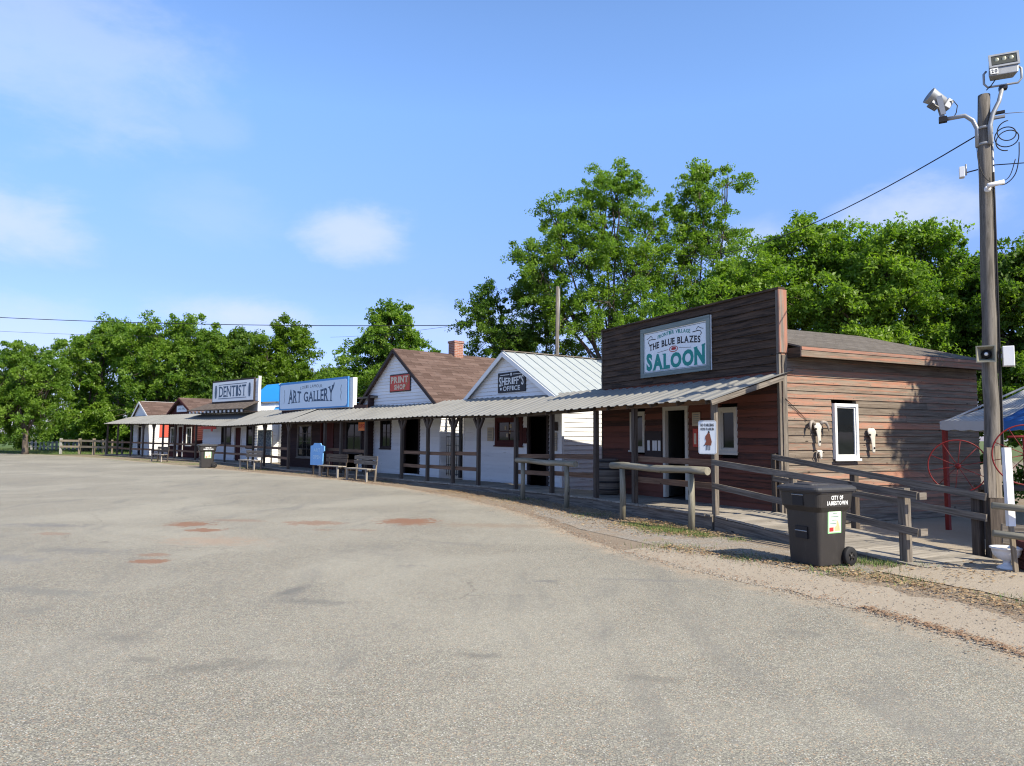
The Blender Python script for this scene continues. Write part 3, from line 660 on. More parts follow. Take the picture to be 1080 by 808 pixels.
# roof of the main volume: ridge parallel to the side wall
r = MB()
for xe, xm, s in ((.34, -3.15, 1), (-6.64, -3.15, -1)):
    slab(r, (xe, .17, 3.40), (xe, D+.2, 3.40), (xm, D+.2, 4.42), (xm, .17, 4.42), .03)
rf = r.build('roof', SH_GREY, T)
m = MB(); m.box(.33, .36, .16, D+.2, 3.20, 3.375); m.build('fascia', W_SIDE, rf)
m = MB(); m.box(.361, .372, .16, D+.2, 3.325, 3.385); m.build('drip_board', W_TRIMR, rf)
for q in ((.02, .33, .16, .185, 3.19, 3.38), (-W-.34,-W+.0,.16,.185,3.19,3.38)): m = MB(); m.box(*q); m.build('eave_return', W_FALSE, rf)
m = MB(); m.box(.02, .33, .185, D+.18, 3.225, 3.25); m.build('soffit', W_FALSE, rf)
window(T, *oL, CTRIM, label='narrow cream-framed window left of the door')
window(T, *oR, CTRIM, label='cream-framed window right of the door')
doorway(T, oD[0], oD[1], .28, 2.38, CTRIM, DOORM, label='grey door standing open into the dark saloon', open_ang=116)
for (x, z, r_) in ((-4.78,2.0,.06),(-4.55,2.0,.035)): pass
m = MB(); m.box(-6.0, -5.5, -.03, -.022, 1.4, 1.4001); 
# thermometer board, poster and meter box beside the door
def wall_item(name, label, cat, c, az, x, z, w, h, mat, th=.02, y=-.035, det=None):
    p = at(c, az, -x); o = thing(name, label, cat, (p[0], p[1], z), fr(az))
    b = MB(); b.box(-w/2, w/2, y-th, y, -h/2, h/2); b.build('panel', mat, o, bevel=.003)
    if det:
        d = MB(); det(d, y-th-.002); d.build('markings', det.mat, o)
    return o
def d1(d, y):
    for k in range(5): rect(d, -.10, .10, .09-k*.045, .105-k*.045, y)
d1.mat = LGREY
wall_item('notice', 'pale notice board high between saloon door and right window', 'notice', SC, AZ, -2.42, 2.07, .26, .30, PAPER, det=d1)
def d2(d, y): rect(d, -.04, .04, -.14, .10, y)
d2.mat = LCREAM
wall_item('poster', 'narrow red and cream poster beside the saloon door', 'poster', SC, AZ, -2.45, 1.66, .16, .40, REDP, det=d2)
def d3(d, y): rect(d, -.07, .07, .02, .10, y)
d3.mat = LBLACK
wall_item('meter_box', 'grey metal box on the saloon wall under the no parking sign', 'box', SC, AZ, -2.12, 1.50, .26, .26, GALV, .09, det=d3)
def d4(d, y):
    for x in (-.22,-.02,.06,.2): rect(d, x, x+.10, -.15, .09, y)
d4.mat = LWHITE
wall_item('picture_board', 'dark board of small white pictures left of the saloon door', 'board', SC, AZ, -4.0, 1.50, .66, .62, BTRIM, det=d4)
# barrel
def barrel(loc, label):
    o = thing('barrel', label, 'barrel', loc); b = MB()
    b.lathe([(.001,0),(.26,0),(.31,.18),(.335,.42),(.31,.68),(.26,.86),(.24,.86),(.24,.83),(.001,.83)], 24); b.build('staves', W_GREY, o)
    for z, r_ in ((.10,.292),(.28,.330),(.60,.327),(.78,.290)):
        h = MB(); h.lathe([(r_-.004,z),(r_+.004,z),(r_+.004,z+.045),(r_-.004,z+.045)], 24); h.build('hoop', BLKMET, o)
p = at(SC, -25, 5.1); q = at(p, 65, -.62); barrel((q[0], q[1], .26), 'old wooden barrel on the boardwalk under the left saloon window')
# ---- saloon sign
p = at(SC, AZ, 3.17)
o = thing('saloon_sign', 'white framed board reading The Blue Blazes Saloon on the false front', 'sign', (p[0], p[1], 3.72), RZ)
b = MB(); b.box(-1.27, 1.27, -.055, -.025, -.60, .60); b.build('board', SIGNW, o)
b = MB(); fw = .11
for (a, c_, d_, e_) in ((-1.27,1.27,.49,.60),(-1.27,1.27,-.60,-.49),(-1.27,-1.16,-.49,.49),(1.16,1.27,-.49,.49)): b.box(a, c_, -.085, -.0555, d_, e_)
b.build('frame', FRAMEG, o)
Y = -.0585
b = MB(); word(b, 'SALOON', -1.06, 1.08, -.45, .345, Y, True, .05, height=lambda t: 1.04+.26*t*t, base=lambda t: .0, gap=.05); b.build('lettering', TEAL, o)
b = MB(); word(b, 'THE BLUE BLAZES', -.94, .94, .10, .155, Y, True, .03, base=lambda t: -.07*t*t, gap=.09)
stroke(b, [(-.62,-.035),(-.20,.0)], .008, Y); stroke(b, [(.20,.0),(.62,-.035)], .008, Y)
b.build('lettering', LBLACK, o)
for s in (-1, 1):   # revolvers
    b = MB(); cx = .84*s
    stroke(b, [(cx-.16*s,.30),(cx+.02*s,.31)], .02, Y); stroke(b, [(cx+.02*s,.31),(cx+.10*s,.30),(cx+.14*s,.24),(cx+.09*s,.20)], .016, Y); stroke(b, [(cx-.04*s,.34),(cx+.03*s,.40),(cx+.10*s,.36),(cx+.2*s,.33)], .013, Y); b.build('pistol_drawing', LBLACK, o)
b = MB(); rect(b, -1.13, 1.13, .455, .462, Y); rect(b, -1.13, -1.123, -.465, .455, Y); rect(b, 1.123, 1.13, -.465, .455, Y); rect(b, -1.13, 1.13, -.472, -.465, Y)
b.build('border_line', LBLACK, o)
b = MB(); word(b, 'FRONTIER VILLAGE', -.60, .60, .29, .085, Y, False, .02, base=lambda t: .06*(1-t*t), gap=.09); b.build('lettering', TEAL, o)
b = MB(); ring(b, 0, -.005, .16, .072, .018, Y-.002); stroke(b, [(-.085,-.01),(-.03,.025),(.07,.02),(.085,-.02)], .025, Y-.002); rect(b, -.065, .065, -.03, .012, Y-.002); b.build('emblem', LRED, o)

# ================================================================== PORCHES
PL = [(3.72,13.05),(2.65,15.35),(1.99,16.77),(1.05,18.5),(.13,20.3),(-1.01,21.9),(-1.88,23.0),(-2.84,24.2),(-3.95,25.7),(-5.7,27.9),(-7.0,29.25),(-7.9,30.15),(-8.9,31.2),(-10.13,32.4),(-12.2,35.2),(-13.3,36.7),(-16.4,40.8),(-19.4,43.8),(-21.6,45.7),(-23.0,47.0),(-24.2,48.15),(-25.6,49.5),(-27.3,51.1),(-29.3,53.0),(-31.2,55.0)]
EZ = {0:2.37,2:2.36,4:2.30,7:2.35,9:2.31,13:2.27,16:2.18,17:2.30,18:2.36,24:2.47}
ks = sorted(EZ); ezf = [np.interp(i, ks, [EZ[k] for k in ks]) for i in range(len(PL))]
dzf = [float(np.interp(i, [0,2,4,8,12,24], [.27,.25,.18,.13,.12,.12])) for i in range(len(PL))]
def pn(i, group):   # mitred normal pointing to the buildings
    a = PL[max(i-1, group[0])]; b = PL[min(i+1, group[1])]; L = math.hypot(b[0]-a[0], b[1]-a[1]); d = ((b[0]-a[0])/L, (b[1]-a[1])/L); return (-d[1]*-1, d[0]*-1) if False else (d[1], -d[0])
def porch(label, i0, i1, rails, noposts=(), knees=(), back=1.75, lit=False):
    c = PL[i0]; T = thing('boardwalk_porch', label, 'porch', (c[0], c[1], 0)); rel = lambda x, y, z: Vector((x-c[0], y-c[1], z))
    g = (max(0, i0-1), min(len(PL)-1, i1+1)); N = {i: pn(i, g) for i in range(i0, i1+1)}
    if i0 == 0: N[0] = (math.sin(rad(65)), math.cos(rad(65)))
    # roof sheet with real corrugations
    m = MB(); per = .30; amp = .027; PROF = (0,0,.06,0,0,.9,1,.9)
    for i in range(i0, i1):
        a, b = PL[i], PL[i+1]; L = math.hypot(b[0]-a[0], b[1]-a[1]); n = max(8, int(L/per)*8)
        ext0 = .28 if (i == i0 == 0) else 0
        R = []
        for k in range(n+1):
            s = k/n; s2 = s - ext0/L*(1-s); px = a[0]+(b[0]-a[0])*s2; py = a[1]+(b[1]-a[1])*s2
            nx = N[i][0]*(1-s)+N[i+1][0]*s; ny = N[i][1]*(1-s)+N[i+1][1]*s; ez = ezf[i]*(1-s)+ezf[i+1]*s
            w = PROF[k % 8]; dz = amp*w
            fo = -.30+.012*math.sin(k*.05*7)+(.02 if (k//24) % 2 else 0); bz = 2.98+(0 if i < 13 else .08)
            zf = ez+.02-.05; R.append((rel(px+nx*fo, py+ny*fo, zf+dz), rel(px+nx*back, py+ny*back, bz+dz), s*L+i*7))
        for k in range(n):
            (f0, b0, u0), (f1, b1, u1) = R[k], R[k+1]; sl = (b0-f0).length
            m.face([f1, f0, b0, b1], [(u1,0),(u0,0),(u0,sl),(u1,sl)], True)
            dn = Vector((0,0,-.004)); m.face([f0+dn, f1+dn, b1+dn, b0+dn], [(u0,0),(u1,0),(u1,sl),(u0,sl)], True); m.face([f0, f1, f1+dn, f0+dn], [(u0,0),(u1,0),(u1,.01),(u0,.01)])
    m.build('roof_sheet', CORR, T)
    m = MB()
    for i in range(i0, i1):
        a, b = PL[i], PL[i+1]
        m.beam(rel(a[0], a[1], ezf[i]-.02), rel(b[0], b[1], ezf[i+1]-.02), .05, .13)
        m.beam(rel(a[0]+N[i][0]*.8, a[1]+N[i][1]*.8, ezf[i]+.22), rel(b[0]+N[i+1][0]*.8, b[1]+N[i+1][1]*.8, ezf[i+1]+.22), .045, .08)
    m.build('beam', W_RAIL if i0 == 0 else W_POST, T)
    m = MB()
    for i in range(i0, i1):
        a, b = PL[i], PL[i+1]; L = math.hypot(b[0]-a[0], b[1]-a[1]); n = max(1, round(L/.85))
        for k in range(n):
            s = k/n; px, py = a[0]+(b[0]-a[0])*s, a[1]+(b[1]-a[1])*s; nx, ny = N[i]; ez = ezf[i]*(1-s)+ezf[i+1]*s
            m.beam(rel(px-nx*.2, py-ny*.2, ez-.055+.0), rel(px+nx*1.5, py+ny*1.5, 2.82), .045, .09)
    m.build('rafters', W_POST, T)
    if i0 == 0:
        m = MB(); a = PL[0]; e = at(a, -25, -.27); q0 = at(e, 65, -.30); q1 = at(e, 65, 1.44); m.beam(rel(q0[0], q0[1], ezf[0]-.085), rel(q1[0], q1[1], 2.80), .03, .09); rk = m.build('rake_board', W_GREY, T)
    # deck: planks laid across, on a skirt board
    m = MB(); sk = MB()
    for i in range(i0, i1):
        a, b = PL[i], PL[i+1]; L = math.hypot(b[0]-a[0], b[1]-a[1]); n = max(1, round(L/.145))
        for k in range(n):
            s0, s1 = k/n, (k+.96)/n; C = []
            for s, fo in ((s0, -.12), (s1, -.12), (s1, 1.5), (s0, 1.5)):
                fo2 = fo+(random.uniform(-.015, .015) if fo < 0 else 0)
                nx = N[i][0]*(1-s)+N[i+1][0]*s; ny = N[i][1]*(1-s)+N[i+1][1]*s; C.append((a[0]+(b[0]-a[0])*s+nx*fo2, a[1]+(b[1]-a[1])*s+ny*fo2))
            z = dzf[i]*(1-s0)+dzf[i+1]*s0+random.uniform(-.003, .003)
            m.hexa([rel(*C[0], z-.035), rel(*C[1], z-.035), rel(*C[2], z-.035), rel(*C[3], z-.035), rel(*C[0], z), rel(*C[1], z), rel(*C[2], z), rel(*C[3], z)])
        f = -.07; sk.beam(rel(a[0]+N[i][0]*f, a[1]+N[i][1]*f, dzf[i]/2-.03), rel(b[0]+N[i+1][0]*f, b[1]+N[i+1][1]*f, dzf[i+1]/2-.03), .035, dzf[i]-.015)
    m.build('deck', W_DECK, T); sk.build('skirt_board', W_GREY, T)
    for i in range(i0, i1+(1 if i1 == len(PL)-1 else 0)):
        if i in noposts: continue
        x, y = PL[i]; m = MB(); w = .05 if i else .045
        m.box(-w, w, -w, w, -.02, ezf[i]-.085, Matrix.Translation(rel(x, y, 0)) @ Matrix.Rotation(fr(math.degrees(math.atan2(-N[i][1], N[i][0]))), 4, 'Z'))
        if i in knees:
            d = Vector((-N[i][1], N[i][0], 0))
            for s in (-1, 1): m.beam(rel(x, y, ezf[i]-.42)+d*.04*s, rel(x, y, ezf[i]-.10)+d*.26*s, .07, .07, up=(N[i][0], N[i][1], 0))
        po = m.build('post', W_GREY if i in (0,) else W_POST, T)
    for i in rails:
        a, b = PL[i], PL[i+1]
        for z in (.94, .50):
            m = MB(); off = .065
            m.beam(rel(a[0]+N[i][0]*off, a[1]+N[i][1]*off, dzf[i]+z+random.uniform(-.02,.02)), rel(b[0]+N[i+1][0]*off, b[1]+N[i+1][1]*off, dzf[i+1]+z+random.uniform(-.02,.02)), .035, .115); m.build('rail', W_RAIL, T)
    return T
porch('plank porch with ribbed metal roof in front of the dark saloon', 0, 2, [0])
porch('shaded plank porch with ribbed metal roof before the two white gabled shops', 2, 9, [2,3,5,6,7], (), (5,6,7,8,9))
porch('shaded plank porch with ribbed metal roof before the blue-signed art gallery', 9, 16, [9,10,13,14,15], (12,), (13,14))
porch('long plank porch with pale metal roof at the far left end of the row', 16, 24, [16,17,18,19,20,21,22,23], (), (20,21))
# ---- ramp
rp = thing('wooden_ramp', 'sloping plank ramp with handrails beside the saloon corner', 'ramp', (3.72, 13.05, 0), fr(-25-0.0))
# local: +x goes down towards the camera side, y across
m = MB(); n = 27; L = 4.0
for k in range(n):
    x0, x1 = .15+k*L/n, .15+(k+.955)*L/n; z0, z1 = .27*(1-k/n)+.012, .27*(1-(k+.955)/n)+.012; dz = random.uniform(-.003,.003); e = random.uniform(-.02,.02)
    m.hexa([(x0,-.14+e,z0-.035),(x1,-.14+e,z1-.035),(x1,1.36,z1-.035),(x0,1.36,z0-.035),(x0,-.14+e,z0+dz),(x1,-.14+e,z1+dz),(x1,1.36,z1+dz),(x0,1.36,z0+dz)])
m.build('deck', W_DECK, rp)
m = MB(); m.hexa([(.1,-.115,-.03),(4.1,-.115,-.03),(4.1,-.08,-.03),(.1,-.08,-.03),(.1,-.115,.235),(4.1,-.115,-.02),(4.1,-.08,-.02),(.1,-.08,.235)])
m.hexa([(.1,1.28,-.03),(4.1,1.28,-.03),(4.1,1.31,-.03),(.1,1.31,-.03),(.1,1.28,.235),(4.1,1.28,-.02),(4.1,1.31,-.02),(.1,1.31,.235)]); m.build('skirt_board', W_GREY, rp)
for (x, y, h, w) in ((3.76,-.03,.97,.055),(1.85,-.03,1.12,.045),(.05,1.42,1.37,.05),(1.78,1.44,1.10,.05),(3.80,1.44,.86,.055)):
    m = MB(); m.box(x-w, x+w, y-w, y+w, -.03, h, Matrix.Rotation(random.uniform(-.01,.01), 4, 'Y')); m.build('post', W_GREY if y < 0 else W_POST, rp)
for y, za, zb, xe in ((-.10, 1.22, .92, 4.0), (-.10, .80, .44, 4.0), (1.36, 1.31, .86, 3.98), (1.36, .90, .57, 3.98)):
    m = MB(); m.beam((.05, y, za), (xe, y, zb), .038, .10); m.build('handrail', W_GREY, rp)
for q in ((3.99,4.03,-.10,.04,.87,.96), (3.99,4.03,-.10,.04,.40,.49)): m = MB(); m.box(*q); m.build('rail_end', W_GREY, rp)
# ---- no parking sign on the first porch post
p = at(PL[0], 65, -.062)
o = thing('no_parking_sign', 'small white metal no parking sign with a horse on the first porch post', 'sign', (p[0]-.06, p[1]+.01, 1.67), fr(-25)+rad(28))
b = MB(); 
def rrect(w, h, r, n=5):
    P = []
    for cx, cz, a0 in ((w-r, -h+r, -90), (w-r, h-r, 0), (-w+r, h-r, 90), (-w+r, -h+r, 180)):
        for k in range(n+1): a = rad(a0+90*k/n); P.append((cx+r*math.cos(a), cz+r*math.sin(a)))
    return P
b.prism(rrect(.17, .305, .04), -.06, -.055); b.build('plate', SIGNW, o)
b = MB(); Y = -.0625; word(b, 'NO PARKING', -.125, .125, .195, .055, Y, False, .05, gap=.1); word(b, 'HOSS PARKIN', -.125, .125, .125, .05, Y, False, .05, gap=.1)
for q in ((-.155,-.152,-.29,.29),(.152,.155,-.29,.29),(-.152,.152,.287,.29),(-.152,.152,-.29,-.287)): rect(b, *q, Y)
stroke(b, [(.01,.09),(.05,.09)], .012, Y); rect(b, .018, .042, .09, .118, Y)
for x in (-.02, .0, .03, .05): stroke(b, [(x,-.14),(x-.004,-.235)], .011, Y)
stroke(b, [(-.03,-.12),(-.07,-.16)], .014, Y)
b.build('lettering', LBLACK, o)
b = MB(); b.face([(x, Y-.001, z) for x, z in ((-.055,-.14),(.07,-.15),(.085,-.08),(.065,.0),(.055,.05),(.04,.085),(.015,.085),(-.01,.05),(-.035,.02),(-.04,-.03),(-.02,-.07))]); b.build('horse_picture', flat('brown_horse_paint', (.22,.07,.04)), o)
# ---- log hitching rails
def hitch(a, b, h, label, e0=.36, e1=.42):
    T = thing('hitching_rail', label, 'hitching rail', (a[0], a[1], 0), group='log hitching rails')
    d = Vector((b[0]-a[0], b[1]-a[1], 0)); L = d.length; d.normalize()
    for s in (0, L):
        m = MB(); m.tube([d*s+Vector((0,0,-.05)), d*s+Vector((.01,0,.5)), d*s+Vector((0,0,h-.06))], [.062,.060,.056], 14); m.build('post', W_LOG, T)
    m = MB(); n = 7; m.tube([d*(-e0+(L+e0+e1)*k/n)+Vector((0,0,h+.012*math.sin(k*1.3))) for k in range(n+1)], [.068+.004*math.sin(k*2) for k in range(n+1)], 16); m.build('rail', W_LOG, T)
hitch((2.25,14.5), (3.2,12.75), 1.08, 'peeled log hitching rail standing in grass before the saloon door')
hitch((.30,18.9), (1.30,16.8), 1.03, 'peeled log hitching rail in front of the sheriff office door')
# ================================================================== SHERIFF
c = (1.53, 21.1)
T, rf, _ = gable_building('sheriff_office', 'white gabled sheriff office with pale metal roof left of the saloon', c, -34, -5.8, -.12, 8.2, 2.82, 4.44, WHITE, SEAM, WTRIM, ridge=-3.05, opens=((-1.80,-.68,.16,2.38),(-3.66,-2.10,1.40,2.28)), ov=.22, thick=.04, front_ov=.18)
m = MB()
for (x0, z0, x1, z1) in ((.10,2.742,-3.05,4.50),(-6.02,2.742,-3.05,4.50)):
    for k in range(21):
        y = -.16+k*.42
        m.beam((x0, y, z0+.015), (x1, y, z1+.015), .022, .035)
m.build('seams', SEAM, rf)
m = MB(); m.beam((-3.05,-.2,4.52), (-3.05,8.4,4.52), .16, .03); m.build('ridge_cap', W_GREY, rf)
for q in ((-.14,-.03,-.03,.06,.05,2.8), (-5.86,-5.78,-.03,.06,.05,2.8)): m = MB(); m.box(*q); m.build('corner_board', WTRIM, T)
doorway(T, -1.80, -.68, .16, 2.38, BTRIM)
m = MB(); m.box(-5.6,-.3,1.0,1.05,.1,2.8); m.build('shade_backing', DARK, T)
w = window(T, -3.70, -2.06, 1.36, 2.32, W_REDW, mull=(2,2), fw=.16, label='maroon framed window board under the porch')
m = MB()
for (x, z) in ((-3.1,1.95),(-3.0,1.7),(-2.85,1.82),(-2.8,2.0),(-2.45,1.95),(-2.4,1.8)): m.box(x-.05,x+.05,-.006,.0035,z-.06,z+.07)
m.build('papers', PAPER, w)
def dp(d, y):
    for k in range(6): rect(d, -.15, .12, .14-k*.05, .155-k*.05, y)
dp.mat = LGREY
wall_item('poster', 'tan paper notice on the white wall left of the maroon window', 'poster', c, -34, -3.97, 1.74, .38, .46, PAPER, det=dp)
wall_item('poster', 'reddish paper notice right of the maroon window', 'poster', c, -34, -1.93, 1.70, .2, .5, W_REDW, det=None)
wall_item('poster', 'small dark notice high right of the sheriff door', 'poster', c, -34, -.37, 1.98, .30, .26, BTRIM)
wall_item('poster', 'tall brown wanted notice low right of the sheriff door', 'poster', c, -34, -.37, 1.52, .22, .55, PAPER, det=dp)
p = at(c, -34, 2.70); o = thing('sheriff_sign', 'black sign with white letters reading Sheriffs Office on the gable', 'sign', (p[0], p[1], 3.45), fr(-34))
b = MB(); b.box(-.80, .80, -.06, -.03, -.33, .34); b.build('board', BLACK, o)
b = MB(); word(b, "SHERIFF'S", -.72, .72, -.06, .25, -.0635, True, .02, height=lambda t: .85+.55*t*t, base=lambda t: -.07*t*t, gap=.07); word(b, 'OFFICE', -.48, .52, -.27, .15, -.0635, True, .02, gap=.1)
for q in ((-.66,-.10,.25,.27),(.10,.66,.25,.27),(-.04,.04,.22,.31),(-.66,-.56,-.24,-.16)): rect(b, *q, -.0635)
b.build('lettering', LWHITE, o)
# iron gate and white shed in the alley
p = at(c, -34, 6.05); o = thing('iron_gate', 'tall black iron bar gate closing the alley between the white shops', 'gate', (p[0], p[1], .15), fr(-38))
b = MB(); 
for x in (-1.32, -.02): b.box(x-.06, x+.06, -.05, .05, 0, 2.45)
b.box(-1.26, -.08, -.03, .03, 2.38, 2.46); b.build('frame', BLKMET, o)
b = MB()
for k in range(9): x = -1.22+k*.135; b.tube([(x,0,.05),(x,0,2.38)], .011, 6)
for z in (.1,.45,.8,1.15,1.5,1.85,2.2): b.box(-1.26,-.08,-.008,.008,z,z+.022)
b.build('bars', BLKMET, o)
q = at(at(c, -34, 7.3), 56, 6.5); o = thing('storage_shed', 'sunlit white shed seen through the iron gate in the alley', 'shed', (q[0]+.2, q[1], 0), fr(-38))
b = MB(); siding(b, -2.2, 2.2, .1, 2.2, .2); b.build('wall', WHITE, o)
b = MB(); b.box(-2.15, 2.15, .08, 2, .05, 2.1); b.build('body', WHITE, o)
b = MB(); slab(b, (-2.35,-.2,2.2), (2.35,-.2,2.2), (2.35,2.2,2.75), (-2.35,2.2,2.75), .05); b.build('roof', SH_GREY, o)
# ================================================================== PRINT SHOP
c = (-2.59, 26.6)
T, rf, _ = gable_building('print_shop', 'white gabled print shop with steep red-brown shingle roof and brick chimney', c, -40, -6.45, -.15, 8.4, 2.86, 5.20, WHITE, SH_RED, BTRIM, ridge=-3.38, opens=((-2.72,-1.50,.18,2.46),(-4.55,-3.70,1.15,2.42)), ov=.22, fasc=.13, front_ov=.2)
doorway(T, -2.72, -1.50, .18, 2.48, BTRIM); window(T, -4.57, -3.68, 1.13, 2.44, BTRIM, mull=(2,2))
m = MB(); m.box(-6.3,-.3,1.0,1.05,.1,2.8); m.build('shade_backing', DARK, T)
m = MB(); m.box(-3.62,-3.16,2.75,3.22,4.6,5.82); m.box(-3.65,-3.13,2.72,3.25,5.75,5.84); m.build('chimney', BRICK, rf)
p = at(c, -40, 3.02); o = thing('print_shop_sign', 'small red sign with cream letters reading Print Shop on the gable', 'sign', (p[0], p[1], 3.82), fr(-40))
b = MB(); b.box(-.80, .80, -.055, -.025, -.36, .36); b.build('board', BTRIM, o)
b = MB(); b.box(-.76, .76, -.060, -.056, -.32, .32); b.build('panel', REDP, o)
b = MB(); word(b, 'PRINT', -.70, .64, .0, .27, -.0635, True, .05, gap=.07); word(b, 'SHOP', -.42, .42, -.27, .21, -.0635, True, .05, gap=.09); b.build('lettering', LCREAM, o)
b = MB(); stroke(b, [(.74,.3),(.66,.05),(.52,-.08),(.40,-.2),(.35,-.34)], .03, -.066); b.build('quill_picture', flat('olive_paint', (.30,.30,.10)), o)
o = thing('orange_sign', 'small orange sign with dark marks hanging under the porch roof', 'sign', (-6.15, 29.3, 2.0), fr(-44))
b = MB(); b.box(-.28,.36,-.015,.015,-.13,.22); b.build('board', paintmat('orange_paint', (.75,.22,.06), .5), o)
b = MB(); word(b, 'OPEN', -.23, .30, -.04, .18, -.018, False, .03); b.build('lettering', LRED, o)
b = MB(); b.tube([(-.2,0,.22),(-.2,0,.5)], .006, 5); b.tube([(.28,0,.22),(.28,0,.5)], .006, 5); b.build('hangers', BLKMET, o)
# ================================================================== ART GALLERY
c = (-6.18, 30.3); az = -43
T = thing('art_gallery', 'dark brown flat-fronted art gallery building with broad blue signboard', 'building', (*c, 0), fr(az))
m = MB(); siding(m, -8.1, -.0, .05, 3.0, .16, opens=((-6.28,-4.85,.62,2.15),(-3.95,-2.75,.13,2.4),(-1.72,-.3,.13,2.35))); m.build('front_wall', W_ARTW, T)
m = MB(); m.box(-8.1,-1.30,-.05,.12,2.9,4.22); m.build('false_front', WHITE2, T)
m = MB(); m.box(-1.29,-1.08,-.055,.14,2.9,4.22); m.build('side_return', WTRIM, T)
m = MB(); m.box(-8.1,-8.0,.08,7,.05,3.4); m.build('side_wall', W_ARTW, T)
m = MB(); m.box(-.1,0,.08,7,.05,3.4); m.build('side_wall', W_ARTW, T)
m = MB(); m.box(-8.0,-.1,6.9,7,.05,3.4); m.build('rear_wall', W_ARTW, T)
m = MB(); slab(m, (-8.3,.13,3.35), (.3,.13,3.35), (.3,7.2,3.75), (-8.3,7.2,3.75), .08); m.build('roof', SH_GREY, T)
m = MB(); m.box(-8.0,-.1,1.2,1.25,.1,3.2); m.build('shade_backing', DARK, T)
window(T, -6.30, -4.83, .58, 2.18, W_GREY, mull=(3,4), fw=.06, label='many-paned window with worn frame')
window(T, -1.70, -.32, .9, 2.33, BTRIM, mull=(2,2)); doorway(T, -3.95, -2.75, .13, 2.4, W_REDW, W_REDW, open_ang=8, label='dark maroon door')
p = at(c, az, 4.82); o = thing('art_gallery_sign', 'wide pale blue signboard reading Art Gallery above the porch roof', 'sign', (p[0], p[1], 3.58), fr(az))
b = MB(); b.box(-3.42, 3.42, -.12, -.07, -.66, .70); b.build('board', LBLUE, o)
b = MB(); b.prism(rrect(3.32, .60, .14), -.125, -.121); b.build('panel', SIGNB, o)
Y = -.129; b = MB()
word(b, 'ART GALLERY', -2.35, 2.15, -.36, .66, Y, True, .02, height=lambda t: .72+.42*t*t, base=lambda t: .0+.05*(1-t*t), gap=.06)
stroke(b, [(1.9,.05),(2.10,.25),(2.20,.48)], .07, Y); b.build('lettering', NAVY, o)
b = MB(); word(b, 'LOUIS LAMOUR', -1.1, 1.1, .30, .14, Y, False, .0, base=lambda t: .05*(1-t*t))
for s in (-1, 1):
    stroke(b, [(2.85*s,-.35),(2.78*s,-.15),(2.85*s,0),(2.78*s,.15),(2.85*s,.35)], .03, Y)
b.build('lettering', LGREY, o)
# scalloped blue board leaning beside the bench
o = thing('blue_board', 'light blue scalloped sandwich board standing by the gallery porch', 'sign', (-8.15, 29.9, 0), fr(-44))
b = MB(); b.prism([(-.52,.42),(.50,.42),(.52,.95),(.62,1.02),(.62,1.22),(.38,1.25),(.30,1.34),(-.22,1.34),(-.30,1.25),(-.52,1.22)], -.02, .02); b.build('board', paintmat('sky_blue_paint', (.17,.40,.72), .5), o)
b = MB(); word(b, 'ART', -.25, .3, .98, .14, -.024, False, .02); word(b, 'OPEN', -.3, .34, .68, .16, -.024, False, .02); b.build('lettering', flat('pale_blue_letters', (.40,.62,.80)), o)
b = MB(); b.box(-.38,-.32,.0,.06,0,.46); b.box(.30,.36,.0,.06,0,.46); b.build('leg', W_POST, o)
# blue tarped shed between gallery and dentist
o = thing('tarped_shed', 'white shed under a bright blue tarp roof behind the gallery', 'shed', (-14.2, 42.8, 0), fr(-45))
b = MB(); siding(b, -2.6, 2.6, .05, 3.1, .25); b.build('wall', WHITE, o)
b = MB(); b.box(-2.55, 2.55, .08, 4, .05, 3.1); b.build('body', WHITE, o)
b = MB(); slab(b, (-4.6,-.5,3.1), (2.8,-.5,3.1), (2.8,1.6,5.0), (-4.6,1.6,5.0), .05); slab(b, (-4.6,5,3.2), (2.8,5,3.2), (2.8,1.6,5.0), (-4.6,1.6,5.0), .05); rr = b.build('tarp_roof', BLUET, o)
b = MB()
for (x0_, v0, x1_, v1) in ((-2.8,.12,2.8,.12),(-2.6,.95,2.8,.62)): b.beam((x0_,-.5+2.1*v0-.015,3.1+1.9*v0+.045), (x1_,-.5+2.1*v1-.015,3.1+1.9*v1+.045), .03, .10, up=(0,.741,.671))
b.build('lath', WTRIM, rr)
o = thing('mural_board', 'grey painted mural board seen through the gap by the gallery', 'board', (-14.3, 41.0, 0), fr(-42))
b = MB(); b.box(-.9,1.2,-.03,.0,.5,1.95)
mm, tt = newmat('grey_mural'); ob = tt.n('ShaderNodeTexCoord').outputs['Object']; v = tt.n('ShaderNodeTexVoronoi', {'Vector': ob, 'Scale': 6.}, feature='DISTANCE_TO_EDGE').outputs['Distance']
tt.out(tt.mix(tt.step(v, .02, .12), (.30,.36,.34), tt.mix(tt.noise(ob, 5, 4), (.05,.07,.11), (.12,.15,.17))), .7); b.build('panel', mm, o)
b = MB(); b.box(-.85,-.78,0,.06,0,1.9); b.box(1.1,1.17,0,.06,0,1.9); b.build('post', W_POST, o)
